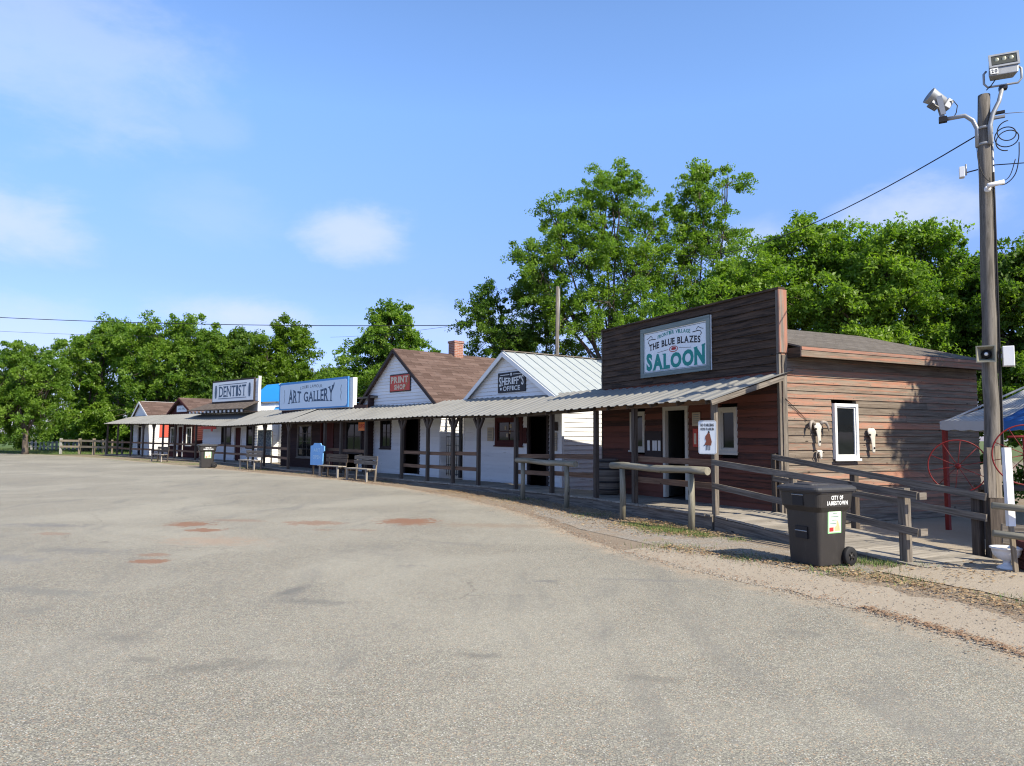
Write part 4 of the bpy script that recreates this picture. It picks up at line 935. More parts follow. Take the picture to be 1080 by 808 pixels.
# ================================================================== DENTIST
c = (-14.8, 41.5); az = -47
T = thing('dentist_office', 'white dentist office with shake awning and dark red door behind the far porch', 'building', (*c, 0), fr(az))
m = MB(); siding(m, -7.3, 0, .05, 3.1, .16, opens=((-2.9,-1.9,.12,2.2),(-4.6,-3.3,1.1,2.2),(-1.3,-.3,.9,2.3))); m.build('front_wall', WHITE2, T)
m = MB(); siding(m, -5.95, -.1, 3.1, 5.0, .2); m.build('false_front', WHITE2, T)
m = MB(); siding(m, 0, 6, .05, 3.6, .16); s = m.build('side_wall', WHITE, T); s.rotation_euler.z = PI/2; s.location = (0,.02,0)
m = MB(); m.box(-.03,.03,-.06,.10,3.0,5.12); m.build('end_trim', WTRIM, T)
m = MB(); m.box(-7.3,-7.2,.08,6,.05,3.6); m.build('side_wall', WHITE, T)
m = MB(); m.box(-7.2,-.1,5.9,6,.05,3.6); m.build('rear_wall', WHITE, T)
m = MB(); m.box(-7.2,-.1,1.2,1.25,.1,3.2); m.build('shade_backing', DARK, T)
m = MB(); slab(m, (-7.4,.12,3.6), (.2,.12,3.6), (.2,6.2,4.0), (-7.4,6.2,4.0), .08); m.build('roof', SH_GREY, T)
m = MB(); slab(m, (-7.6,-1.0,3.2), (.05,-1.0,3.2), (.05,.0,3.68), (-6.6,.0,3.68), .06); aw = m.build('awning', SH_OLD, T); lbl(aw, 'small shake-shingled awning under the signboard')
m = MB(); m.prism([(0,0),(.01,0),(.01,.01)], 0, .01)
for k in range(14): x = -7.2+k*.54; m.box(x-.04, x+.04, -.98, -.9, 3.0, 3.13)
m.build('rafter_tails', WTRIM, aw)
m = MB(); m.box(-7.6,.05,-.9,-.02,3.02,3.06); m.build('soffit', BTRIM, aw)
window(T, -4.6, -3.3, 1.08, 2.22, BTRIM); window(T, -1.3, -.3, .9, 2.3, BTRIM)
doorway(T, -2.9, -1.9, .12, 2.2, WTRIM, W_REDW, open_ang=3, label='dark red door')
p = at(c, az, 3.15); o = thing('dentist_sign', 'grey-white framed signboard reading Dentist above the shake awning', 'sign', (p[0], p[1], 4.36), fr(az))
b = MB(); b.box(-2.75, 2.75, -.12, -.03, -.70, .70); b.build('frame', BTRIM, o)
b = MB(); b.box(-2.68, 2.68, -.126, -.121, -.62, .60); b.build('panel', SIGNG, o)
Y = -.130; b = MB(); word(b, 'DENTIST', -1.78, 1.78, -.34, .66, Y, True, .01, gap=.07)
for q in ((-1.85,1.85,.40,.44),(-1.85,1.85,-.46,-.42)): rect(b, *q, Y)
for s in (-1, 1):
    for k in range(-4, 5): z = k*.09; wdt = .20*math.sqrt(max(.05, 1-(k/5.2)**2)); ring(b, 2.22*s, z, wdt, .05, .025, Y, 12); rect(b, 2.22*s-wdt*.5, 2.22*s+wdt*.5, z-.02, z+.02, Y)
b.build('lettering', NAVY, o)
# red hanging sign under the porch roof
o = thing('red_hanging_sign', 'bright red board hanging from the porch roof near the grey bin', 'sign', (-18.3, 43.0, 2.02), fr(-48))
b = MB(); b.box(-.95,.95,-.02,.02,-.02,.14); b.box(.30,.5,-.015,.015,-.16,-.021); b.build('board', paintmat('bright_red_paint', (.45,.04,.025), .5), o)
# ================================================================== RED AND WHITE GABLES
c = (-18.73, 46.0)
T, rf, _ = gable_building('red_shop', 'dark red gabled shop with brown shingle roof left of the dentist', c, -47, -8.5, -4.1, 9, 3.08, 4.22, W_REDW, SH_RED, W_REDW, ridge=-6.45, opens=((-6.9,-5.9,.12,2.3),(-5.4,-4.5,.9,2.2),(-8.1,-7.3,.9,2.2)), ov=.22)
doorway(T, -6.9, -5.9, .12, 2.3, WTRIM, W_REDW, open_ang=5); window(T, -5.4, -4.5, .9, 2.2, WTRIM, mull=(2,2)); window(T, -8.1, -7.3, .9, 2.2, WTRIM, mull=(2,2))
m = MB(); m.box(-8.3,-4.3,1.2,1.25,.1,2.9); m.build('shade_backing', DARK, T)
p = at(c, -47, 6.25); o = thing('small_white_sign', 'small white sign with grey writing on the dark red gable', 'sign', (p[0], p[1], 3.48), fr(-47))
b = MB(); b.box(-.85,.85,-.06,-.025,-.22,.22); b.build('board', SIGNW, o)
b = MB(); rect(b, -.7,.7,.15,.165,-.0635); word(b, 'LAND OFFICE', -.6, .6, -.07, .15, -.0635, False, .01); b.build('lettering', LGREY, o)
c = (-23.41, 50.0)
T, rf, _ = gable_building('white_shop', 'small white gabled shop with red panel on its sunny side at the row end', c, -47, -8.5, -5.4, 9, 3.08, 4.15, WHITE2, SH_RED, WTRIM, ridge=-7.15, opens=((-7.6,-6.7,.12,2.3),), ov=.18, sidemat=WHITE)
doorway(T, -7.6, -6.7, .12, 2.3, WTRIM); m = MB(); m.box(-8.3,-5.6,1.2,1.25,.1,2.9); m.build('shade_backing', DARK, T)
m = MB(); m.box(.0,.03,0,8.8,4.17,4.22); m.build('ridge_board', WTRIM, rf).location = (-7.17,0,0)
b = MB(); b.box(-5.385,-5.335,.73,1.57,1.45,2.40); sh_ = b.build('wall_panel', paintmat('coral_red_paint', (.50,.09,.06), .5), T); lbl(sh_, 'coral red square panel on the sunlit side wall')  # plain flat red panel fixed to the side wall
b = MB(); b.box(-5.385,-5.32,.65,.73,1.37,2.48); b.box(-5.385,-5.32,1.57,1.65,1.37,2.48); b.box(-5.385,-5.32,.73,1.57,2.40,2.48); b.build('frame', WTRIM, sh_)
# ================================================================== BENCHES
def bench(loc, rz, L, label, mat, dark):
    T = thing('bench', label, 'bench', (*loc, 0), rz, 'wooden benches along the boardwalk')
    for k in range(2): m = MB(); m.box(-L/2, L/2, -.22+k*.19, -.05+k*.19, .43, .465); m.build('seat', mat, T)
    for s in (-1, 1):
        m = MB(); m.box(s*(L/2-.14)-.045, s*(L/2-.14)+.045, -.20, -.14, 0, .43); m.build('leg', mat, T)
        m = MB(); m.hexa([(s*(L/2-.14)-.03,.14,0),(s*(L/2-.14)+.03,.14,0),(s*(L/2-.14)+.03,.21,0),(s*(L/2-.14)-.03,.21,0),(s*(L/2-.14)-.03,.22,.92),(s*(L/2-.14)+.03,.22,.92),(s*(L/2-.14)+.03,.27,.92),(s*(L/2-.14)-.03,.27,.92)]); m.build('leg', dark, T)
        m = MB(); m.box(s*(L/2-.14)-.02, s*(L/2-.14)+.02, -.14, .14, .36, .43); m.build('bracket', dark, T)
    for z in (.60, .77): m = MB(); m.box(-L/2, L/2, .165+(z-.5)*.09, .19+(z-.5)*.09, z, z+.145); m.build('backrest', dark, T)
    return T
bench((-5.55,26.35), rad(-50), 1.75, 'grey plank bench with pale seat, nearer of two before the print shop', W_DECK, W_GREY)
bench((-7.15,28.55), rad(-45), 1.6, 'grey plank bench beside the light blue scalloped board', W_DECK, W_POST)
bench((-12.55,34.35), rad(-42), 1.6, 'grey plank bench standing right of the far wheeled bin', W_DECK, W_GREY)
bench((-21.4,43.4), rad(-45), 1.9, 'grey plank bench below the far left porch', W_DECK, W_POST)
# ================================================================== BINS
def make_bin():
    T = thing('wheelie_bin', '', 'bin', (0,0,0), 0, 'dark grey wheeled bins')
    def loft(secs, n=6):
        m = MB(); rings = []
        for (x, y0, y1, z, r) in secs:
            P = []
            for cx, cy, a0 in ((x-r, y0+r, -90), (x-r, y1-r, 0), (-x+r, y1-r, 90), (-x+r, y0+r, 180)):
                for k in range(n): a = rad(a0+90*k/(n-1)); P.append((cx+r*math.cos(a), cy+r*math.sin(a), z))
            rings.append(P)
        N = len(rings[0]); b = len(m.v)
        for P in rings: m.v += P
        for i in range(len(rings)-1):
            for k in range(N):
                k2 = (k+1) % N; m.f.append((b+i*N+k, b+i*N+k2, b+(i+1)*N+k2, b+(i+1)*N+k)); m.sm.append(False); m.uv += [(0,0)]*4
        m.f.append(tuple(b+k for k in reversed(range(N)))); m.sm.append(False); m.uv += [(0,0)]*N
        m.f.append(tuple(b+(len(rings)-1)*N+k for k in range(N))); m.sm.append(False); m.uv += [(0,0)]*N
        return m
    m = loft([(.262,-.285,.235,.02,.05),(.282,-.315,.275,.55,.06),(.290,-.325,.30,.72,.07),(.335,-.372,.34,.79,.08),(.345,-.385,.36,.965,.08),(.355,-.395,.37,.97,.08),(.355,-.395,.37,1.0,.08)])
    m.build('body', BINM, T, bevel=.004)
    m = loft([(.375,-.43,.41,.995,.09),(.38,-.435,.42,1.02,.09),(.365,-.42,.42,1.045,.09),(.33,-.36,.40,1.062,.10),(.28,-.28,.36,1.07,.08)]); lid = m.build('lid', LIDM, T)
    m = loft([(.17,-.30,.10,1.068,.05),(.16,-.29,.09,1.085,.05),(.14,-.27,.07,1.09,.04)]); m.build('lid_panel', LIDM, lid)
    m = MB(); m.tube([(-.3,.44,.985),(.3,.44,.985)], .018, 10); 
    for x in (-.28,0,.28): m.box(x-.02,x+.02,.36,.44,.965,1.0)
    m.build('handle', BINM, T)
    for q in ((-.10,.10,-.330,-.300,.36,.52), (-.09,.09,-.389,-.35,.80,.93)): m = MB(); m.box(*q); m.build('lift_pocket', BLACK, T)  # black blocks paint in the shade of the recesses
    for y, z, r_ in ((-.334,.46,.008), (-.393,.94,.007)): m = MB(); m.tube([(-.10,y,z),(.10,y,z)], r_, 8); m.build('lift_bar', GALV, T)
    for s in (-1, 1):
        R = Matrix.Translation((s*.30, .275, .125)) @ Matrix.Rotation(PI/2, 4, 'Y')
        m = MB(); m.lathe([(.06,-.035),(.115,-.035),(.125,-.025),(.125,.025),(.115,.035),(.06,.035)], 28, R); w = m.build('wheel', RUBBER, T)
        m = MB(); m.lathe([(.001,.022),(.03,.04),(.03,.041),(.001,.041)], 16, R); m.lathe([(.03,.02),(.085,.026),(.085,-.026),(.03,-.02)], 20, R)
        for k in range(5):
            a = 2*PI*k/5; m.box(.02,.088,-.012,.012,.026,.034, R @ Matrix.Rotation(a, 4, 'Z') if s > 0 else R @ Matrix.Rotation(a, 4, 'Z') @ Matrix.Rotation(PI, 4, 'X'))
        m.build('rim', BINM, w)
    m = MB(); m.tube([(-.3,.275,.125),(.3,.275,.125)], .012, 8); m.build('axle', BLKMET, T)
    # lettering and sticker on the +x side
    def on_x(mb_, name, mat, xo, tilt=0):
        o = mb_.build(name, mat, T); o.rotation_euler = (0, 0, PI/2); o.location = (xo, 0, 0); return o
    m = MB(); word(m, 'CITY OF', -.12, .12, .885, .055, -.004, False, .05); word(m, 'JAMESTOWN', -.21, .21, .815, .055, -.004, False, .05); o = on_x(m, 'lettering', LWHITE, .3405)
    o.rotation_euler = (0, rad(0), PI/2)
    m = MB(); m.box(-.13, .14, -.008, -.003, .44, .74); st = on_x(m, 'sticker', flat('green_sticker', (.30,.68,.28)), .277)
    st.rotation_euler = (rad(0), 0, PI/2); st.matrix_local = Matrix.Translation((.2725,0,.44)) @ Matrix.Rotation(rad(2.1), 4, 'Y') @ Matrix.Rotation(PI/2, 4, 'Z') @ Matrix.Translation((0,0,-.44))
    m = MB(); m.box(-.118,.128,-.011,-.0082,.452,.728); m.build('sticker_face', flat('pale_sticker', (.55,.72,.52)), st)
    m = MB()
    for k, (a, b_) in enumerate(((-.03,.05),(-.08,.08),(-.05,.04),(-.09,.03))): rect(m, a, b_, .70-k*.045, .708-k*.045, -.0125)
    m.build('lettering', LGREY, st)
    m = MB(); rect(m, -.105, -.02, .465, .52, -.0125); m.build('red_mark', LRED, st)
    m = MB(); m.face([(x, -.0125, z) for x, z in ((.0,.47),(.11,.47),(.10,.53),(.07,.60),(.045,.61),(.04,.54),(.0,.52))]); m.build('picture', flat('tan_print', (.45,.42,.22)), st)
    return T
b1 = make_bin(); b1.location = (4.07, 9.55, .008); b1.scale = (.93,.93,.975); b1.rotation_euler.z = rad(-63)
tag(b1, 'dark grey wheeled bin with white City lettering standing before the saloon ramp')
b2 = copy_tree(b1); b2.location = (-15.35, 36.0, .008); b2.rotation_euler.z = rad(-60); b2.scale = (1.1,1.1,1.1)
tag(b2, 'dark grey wheeled bin far down the street before the dentist porch')
# ================================================================== SKULLS on the side wall
def sidept(s, z, off=.05): q = at(at(SC, 65, s+.02), 155, off+.024); return (q[0], q[1], z)
def skull(s, z, L, w, label, horns=True, name='cow_skull', tilt=0):
    T = thing(name, label, 'skull', sidept(s, z, .0), fr(-25)+PI/2)
    # local x along wall, -y outwards
    m = MB(); secs = [(.0,.34),(.10,.50),(.22,.48),(.36,.30),(.55,.22),(.78,.19),(.95,.17),(1.0,.10)]
    pts = []; rs = []
    n = 14; b = 0
    for i, (tz, rw) in enumerate(secs):
        for k in range(n):
            a = 2*PI*k/n; m.v.append((rw*w*math.cos(a), -.045-.05*math.sin(tz*PI*.6)+.05*rw*math.sin(a)*1.2, -tz*L))
    for i in range(len(secs)-1):
        for k in range(n):
            k2 = (k+1) % n; m.f.append((i*n+k2, i*n+k, (i+1)*n+k, (i+1)*n+k2)); m.sm.append(True); m.uv += [(0,0)]*4
    m.f.append(tuple(range(n))); m.sm.append(True); m.uv += [(0,0)]*n
    m.f.append(tuple((len(secs)-1)*n+k for k in reversed(range(n)))); m.sm.append(True); m.uv += [(0,0)]*n
    m.build('skull', BONE, T)
    e = MB()
    for sx in (-1, 1): e.ball((sx*w*.40, -.095, -.27*L), (w*.075, .022, L*.045)); e.ball((sx*w*.05, -.112, -.80*L), (w*.022, .008, L*.05))
    e.build('eye_socket', BLACK, T)  # black balls paint in the shade of the eye and nose hollows
    if horns:
        for sx in (-1, 1):
            h = MB(); P = [(sx*w*.35,-.05,-.06*L),(sx*w*.7,-.06,.03*L),(sx*w*.98,-.08,-.0*L),(sx*w*1.14,-.10,-.16*L),(sx*w*1.16,-.11,-.36*L)]
            h.tube(P, [.040,.037,.032,.024,.008], 10); h.build('horn', HORN, T)
    return T
skull(.82, 1.97, .46, .21, 'horned cattle skull hung left of the side window')
skull(2.33, 1.88, .50, .24, 'long hornless bone skull hung right of the side window', False)
o = skull(.86, 1.44, .17, .15, 'tiny pale skull hung beneath the horned skull', False)
m = MB(); m.tube([(-.07,-.06,-.03),(-.09,-.05,-.12),(-.05,-.04,-.2)], .010, 6); m.tube([(.07,-.06,-.03),(.08,-.05,-.10),(.06,-.04,-.17)], .010, 6); m.build('horn', HORN, o)
o = thing('wall_cable', 'thin dark cable running down the saloon side wall to the horned skull', 'cable', sidept(.05, 2.42, .012), fr(-25)+PI/2)
m = MB(); m.tube([(0,0,0),(.18,0,-.14),(.36,0,-.27),(.55,0,-.42)], .006, 5); m.build('wire', CABLE, o)
# ================================================================== UTILITY POLE
PB = Vector((6.84, 10.19, 0)); PT = Vector((7.06, 10.32, 6.82)); PH = 6.82
T = thing('utility_pole', 'tall leaning weathered wooden pole at the right of the yard', 'pole', PB)
d = PT-PB; m = MB(); n = 16; m.tube([d*(k/n)+Vector((.008*math.sin(k*1.7), .008*math.cos(k*2.1), -.1 if k == 0 else 0)) for k in range(n+1)], [.110-.030*(k/n)**.8 for k in range(n+1)], 22, True, .014); m.build('shaft', W_POLE, T)
m = MB(); m.box(-.15,.10,-.17,-.125,0.0,.84); m.build('brace_board', W_POST, T)
m = MB(); m.box(-.16,-.05,-.17,-.13,.85,1.55); m.build('brace_board', W_GREY, T); m = MB(); m.box(-.045,.03,-.17,-.13,.85,1.57); m.build('brace_board', W_FAR, T)
pp = lambda z, dx=0, dy=0: (d.x*z/PH+dx, d.y*z/PH+dy, z)
def polar(z, dx, dy=0.0): # dx to the right of the pole, dy towards the street
    r = Vector((math.cos(rad(30)), -math.sin(rad(30)), 0)); f = Vector((-math.sin(rad(33)), -math.cos(rad(33)), 0)); return Vector(pp(z))+PB+r*dx+f*dy
m = MB(); m.tube([polar(z, q, -.02)-PB for z, q in ((1.3,.125),(3.2,.112),(5.2,.10),(6.4,.09))], .020, 8); m.build('conduit', GALV, T)
m = MB(); m.tube([polar(z, q, .03)-PB for z, q in ((.9,.128),(3.2,.118),(5.2,.105),(5.6,.10))], .014, 6); m.build('conduit', CABLE, T)
for z in (6.05, 6.30):
    m = MB(); m.lathe([(.088,z-.018),(.101,z-.018),(.101,z+.018),(.088,z+.018)], 20, Matrix.Translation((d.x*z/PH, d.y*z/PH, 0))); m.build('clamp', GALV, T)
for z in (6.44, 6.51):
    m = MB(); a = polar(z, .08)-PB; b_ = polar(z, .26)-PB; m.beam(a, b_, .05, .035); m.build('bracket', BLKMET if z > 6.5 else GALV, T)
L1 = thing('floodlight', 'large square floodlight numbered 20 on the right arm of the pole', 'floodlight', polar(7.17, .24, .02), rad(-24), 'floodlights on the utility pole')
li = (Matrix.Translation(L1.location) @ Matrix.Rotation(rad(-24), 4, 'Z')).inverted()
m = MB(); P = [polar(6.02,.07,.08), polar(6.30,.07,.09), polar(6.48,.11,.08), polar(6.66,.19,.06), polar(6.85,.23,.03)]; m.tube([li @ p for p in P], [.030,.032,.032,.030,.028], 12); m.build('arm', GALV, L1)
tilt = Matrix.Rotation(rad(-14), 4, 'X')
m = MB(); m.hexa([tilt @ Vector(p) for p in ((-.20,-.10,-.17),(.17,-.10,-.17),(.14,.08,-.13),(-.15,.08,-.13),(-.17,-.10,.19),(.21,-.10,.19),(.16,.08,.14),(-.13,.08,.14))]); m.build('housing', GALV, L1, bevel=.012)
m = MB(); m.box(-.145,.165,-.112,-.102,.01,.155, tilt); m.build('lens', LAMPG, L1)
m = MB()
for x in (-.09,.0,.09): m.ball(tilt @ Vector((x+.01,-.114,.085)), (.03,.008,.035))
m.build('reflector', paintmat('lamp_reflector', (.45,.42,.28), .3, metal=.5), L1)
for a in ((-.18,.20,-.120,-.1015,.155,.185),(-.18,-.15,-.119,-.1015,-.01,.1545),(.17,.20,-.119,-.1015,-.01,.1545),(-.18,.20,-.118,-.1015,-.04,-.0105)):
    m = MB(); m.box(*a, tilt); m.build('bezel', GALV, L1)
m = MB(); m.tube([(-.20,0,-.0),(-.235,0,-.04),(-.235,0,-.19),(-.19,0,-.25),(.19,0,-.25),(.235,0,-.19),(.235,0,-.04),(.20,0,-.0)], .016, 8); m.build('bracket', GALV, L1)
m = MB(); m.box(-.05,.05,-.045,.045,-.32,-.268); m.build('knuckle', BLKMET, L1)
m = MB(); m.box(-.175,-.075,-.118,-.112,-.155,-.06, tilt); m.build('number_plate', LWHITE, L1)
m = MB(); word(m, '20', -.162, -.088, -.138, .06, -.1215, False, .01, gap=.2); o = m.build('lettering', LBLACK, L1); o.rotation_euler.x = rad(-14)
m = MB(); m.tube([(-.10,-.05,-.17),(-.15,-.03,-.24),(-.21,0,-.29)], .008, 6); m.build('cord', CABLE, L1)
L2 = thing('floodlight', 'grey finned floodlight seen from behind on the left arm of the pole', 'floodlight', polar(6.64, -.53, .05), rad(-30), 'floodlights on the utility pole')
li = (Matrix.Translation(L2.location) @ Matrix.Rotation(rad(-30), 4, 'Z')).inverted()
m = MB(); P = [polar(6.02,-.09,.04), polar(6.30,-.09,.05), polar(6.44,-.14,.05), polar(6.54,-.24,.05), polar(6.54,-.50,.05)]; m.tube([li @ p for p in P], [.028,.030,.031,.031,.030], 12); m.build('arm', GALV, L2)
m = MB(); m.box(-.05,.06,-.04,.04,-.14,-.06); m.build('knuckle', BLKMET, L2)
til = Matrix.Translation((-.05,0,.22)) @ Matrix.Rotation(rad(28), 4, 'Z') @ Matrix.Rotation(rad(-58), 4, 'Y')
m = MB(); m.lathe([(.001,-.10),(.075,-.10),(.09,-.08),(.105,.06),(.118,.14),(.122,.16),(.112,.162),(.10,.14),(.001,.13)], 22, til); m.build('housing', GALV, L2)
for k in range(6):
    m = MB(); y = -.075+k*.03; m.box(-.125,-.085,y-.004,y+.004,-.06,.08, til); m.build('fin', GALV, L2)
m = MB(); m.box(-.075,.075,-.075,.075,-.20,-.101, til); m.build('ballast_box', GALV, L2, bevel=.01)
for y in (-.115, .115):
    m = MB(); m.hexa([(-.02,y-.006,-.06),(.045,y-.006,-.06),(.045,y+.006,-.06),(-.02,y+.006,-.06),(-.08,y-.006,.24),(.0,y-.006,.24),(.0,y+.006,.24),(-.08,y+.006,.24)]); m.build('bracket', GALV, L2)
m = MB(); m.tube([(.06,0,.16),(.15,0,.17),(.20,0,.08),(.18,0,-.03),(.15,0,-.08)], .007, 6); m.build('cord', CABLE, L2)
q = polar(5.33, .02, .105)
T = thing('security_camera', 'white bullet security camera on the upper pole', 'camera', q, rad(-30))
m = MB(); m.lathe([(.001,0),(.045,0),(.045,.03),(.001,.03)], 16, Matrix.Rotation(PI/2, 4, 'X')); m.tube([(0,-.02,0),(0,-.06,.0),(.04,-.08,.02)], .015, 8); m.build('mount', PWHITE, T)
RR = Matrix.Translation((.01,-.09,.03)) @ Matrix.Rotation(rad(84), 4, 'Y'); m = MB(); m.lathe([(.001,-.02),(.030,-.02),(.034,0),(.034,.19),(.028,.19),(.026,.175),(.001,.175)], 18, RR); m.build('barrel', PWHITE, T)
m = MB(); m.lathe([(.001,.176),(.025,.176),(.025,.181),(.001,.181)], 16, RR); m.build('lens', BLACK, T)
q = polar(5.68, -.09, .02)
T = thing('antenna_box', 'small white antenna box on a short arm left of the pole', 'antenna', q, rad(-30))
m = MB(); m.tube([(0,0,0),(-.15,0,-.02)], .010, 8); m.build('arm', BLKMET, T); m = MB(); m.tube([(-.15,0,-.06),(-.15,0,.11)], .012, 8); m.build('mast', GALV, T)
m = MB(); m.box(-.24,-.17,-.05,.05,-.09,.07); m.build('housing', PWHITE, T, bevel=.006)
q = polar(2.88, -.04, .13)
T = thing('loudspeaker', 'square grey-white horn loudspeaker strapped to the pole', 'loudspeaker', q, rad(-38))
m = MB()
def sq(h, y): return [(-h,y,-h),(h,y,-h),(h,y,h),(-h,y,h)]
rs = [sq(.12,-.12), sq(.104,-.12), sq(.045,.02), sq(.045,.05)]
for A, B_ in zip(rs, rs[1:]):
    for k in range(4): m.face([A[k], A[(k+1)%4], B_[(k+1)%4], B_[k]][::-1])
rs = [sq(.12,-.12), sq(.12,-.10), sq(.06,.03), sq(.045,.08)]
for A, B_ in zip(rs, rs[1:]):
    for k in range(4): m.face([A[k], A[(k+1)%4], B_[(k+1)%4], B_[k]])
m.face(sq(.045,.08)[::-1]); m.build('horn', paintmat('ivory_plastic', (.26,.25,.19), .5), T)
m = MB(); m.lathe([(.001,.0),(.062,.0),(.062,.01),(.001,.01)], 20, Matrix.Translation((0,-.045,0)) @ Matrix.Rotation(PI/2, 4, 'X')); m.build('throat', BLACK, T)
m = MB(); m.ball((0,-.075,0), (.026,.03,.026)); m.build('driver_cap', PWHITE, T)
q = polar(2.86, .20, .0)
T = thing('junction_box', 'pale grey electrical box on the right side of the pole', 'box', q, rad(-30))
m = MB(); m.box(-.05,.09,-.07,.07,-.15,.14); m.build('case', PWHITE, T, bevel=.008)
m = MB(); m.box(-.042,.082,-.078,-.071,-.14,.13); m.build('cover', PWHITE, T); m = MB(); m.box(-.10,-.05,-.02,.02,-.03,.03); m.build('bracket', GALV, T)
# cables
def cat_(p, q, sag, n=24): 
    p, q = Vector(p), Vector(q); return [p.lerp(q, k/n)-Vector((0,0,sag*4*(k/n)*(1-k/n))) for k in range(n+1)]
def cable(name, label, P, r, mat=CABLE):
    o = thing(name, label, 'cable', P[0]); m = MB(); m.tube([p-P[0] for p in P], r, 6); m.build('strand', mat, o)
cable('service_cable', 'black service cable sagging left from the pole top over the saloon trees', cat_(polar(6.20,-.09,.05), (6.6, 30, 9.6), .75), .011)
cable('service_cable', 'black cable leaving the pole top to the right of the frame', cat_(polar(5.72,.1,.0), (15.5, 7.5, 6.6), .30), .008)
cable('service_cable', 'thin grey wire leaving the upper pole bracket to the right', cat_(polar(6.48,.26,.0), (16, 9.5, 7.4), .1), .006, GALV)
P = [polar(6.24+.12*math.sin(a)*1.1-.012*a, .27+.13*math.cos(a)+.02*math.sin(a*.6), .04*math.sin(a*.5)) for a in np.linspace(1.5, 17.5, 84)]
cable('coiled_cable', 'black cable coiled in loops beside the pole top', P, .008)
def smooth(K, n=8):
    out = []
    K = [K[0]]+K+[K[-1]]
    for i in range(1, len(K)-2):
        for k in range(n):
            u = k/n; a, b_, c_, e = K[i-1], K[i], K[i+1], K[i+2]
            out.append(.5*((2*b_)+(c_-a)*u+(2*a-5*b_+4*c_-e)*u*u+(3*b_-a-3*c_+e)*u**3))
    return out+[K[-1]]
cable('drip_loop_cable', 'dark cable hanging in a long loop right of the pole', smooth([polar(5.42,.11,0), polar(5.40,.24,.02), polar(5.52,.36,.03), polar(5.75,.41,.03), polar(6.0,.42,.02)]), .007)
cable('drip_loop_cable', 'thin cable wrapped across the pole below the arms', smooth([polar(6.05,-.10,.04), polar(5.75,-.08,.09), polar(5.52,-.01,.12), polar(5.42,.10,.10), polar(5.48,.28,.05), polar(5.75,.37,.03)]), .006)
cable('power_line', 'twisted power line crossing the sky above the far left trees', cat_((-62,60,12.6), (2.6,47,9.2), .75, 40), .026)
cable('power_line', 'thin lower wire at the far left of the sky', cat_((-62,60,11.4), (-28,62,10.2), .3), .012)
cable('power_line', 'thin wire meeting the background pole from the left', cat_((-16,62,10.3), (2.05,32.4,7.6), .3), .010); cable('power_line', 'thin wire running right from the background pole behind the saloon', cat_((2.05,32.4,6.7), (12,33,6.4), .3), .010)
T = thing('background_pole', 'bare wooden pole standing behind the sheriff office under the tall tree', 'pole', (2.05,32.4,0))
m = MB(); m.tube([(0,0,0),(0,0,4),(.03,0,8.6)], [.10,.095,.08], 12); m.build('shaft', W_POLE, T); m = MB(); m.tube([(.12,0,6.6),(.12,0,8.5)], .02, 8); m.build('insulator_stack', GALV, T)
# ================================================================== YARD on the right
def wagon_wheel(loc, rz, R, label):
    T = thing('wagon_wheel', label, 'wheel', loc, rz, 'red wagon wheels')
    m = MB(); m.tube([(R*math.cos(a), 0, R*math.sin(a)) for a in np.linspace(0, 2*PI, 49)], .010, 8, False); m.build('rim', RED, T)
    for k in range(10):
        a = 2*PI*k/10+.2; m = MB(); m.tube([(0,0,0),(R*math.cos(a),0,R*math.sin(a))], .005, 6); m.build('spoke', RED, T)
    m = MB(); m.lathe([(.001,-.06),(.035,-.06),(.045,0),(.035,.06),(.001,.06)], 14, Matrix.Rotation(PI/2, 4, 'X')); m.build('hub', RED, T)
wagon_wheel((7.25,11.6,1.23), rad(-25), .42, 'thin red wagon wheel against the shaded side wall left of the pole')
wagon_wheel((6.88,9.52,1.46), rad(-20), .40, 'thin red wagon wheel right of the wooden pole')
# canopy tent
o = thing('canopy_tent', 'blue and white peaked canopy tent at the right edge', 'tent', (7.95,13.2,0), fr(-25))
# local +x = azimuth155 (towards camera), +y = azimuth 65
S = 3.0; H = 2.06; A = (1.5,1.5,3.05); cs = [(0,0,H-.06),(S,0,H+.02),(S,S,H),(0,S,H)]
def panel(i, j, mat, name, t0=0., t1=1.):
    m = MB(); a, b = Vector(cs[i]), Vector(cs[j]); ap = Vector(A); n = 10
    for k in range(n):
        for r in range(6):
            q = []
            for (s, u) in ((k/n, r/6), ((k+1)/n, r/6), ((k+1)/n, (r+1)/6), (k/n, (r+1)/6)):
                s2 = t0+(t1-t0)*s; e = a.lerp(b, s2); p = e.lerp(ap, u); p.z -= .16*math.sin(PI*u)*(1-u*.5)+.05*math.sin(PI*s2)*(1-u); q.append(p)
            m.face(q, None, True)
    x = m.build(name, mat, o); sol = x.modifiers.new('t', 'SOLIDIFY'); sol.thickness = .004; return x
panel(0,1,WHITEC,'roof_panel',0,.34); panel(0,1,BLUEC,'roof_panel',.34,1); panel(1,2,BLUEC,'roof_panel'); panel(2,3,BLUEC,'roof_panel'); panel(3,0,WHITEC,'roof_panel')
def valance(i, j, mat, t0, t1):
    m = MB(); a, b = Vector(cs[i]), Vector(cs[j]); n = 40
    for k in range(n):
        s0, s1 = t0+(t1-t0)*k/n, t0+(t1-t0)*(k+1)/n; p, q = a.lerp(b, s0), a.lerp(b, s1)
        p.z -= .05*math.sin(PI*s0); q.z -= .05*math.sin(PI*s1)
        e0, e1 = .15+.02*abs(math.sin(s0*PI*11)), .15+.02*abs(math.sin(s1*PI*11))
        m.face([p, q, q-Vector((0,0,e1)), p-Vector((0,0,e0))], None, False)
    x = m.build('valance', mat, o); sol = x.modifiers.new('t', 'SOLIDIFY'); sol.thickness = .003
valance(0,1,WHITEC,0,.34); valance(0,1,BLUEC,.34,1); valance(3,0,WHITEC,0,1); valance(1,2,BLUEC,0,1)
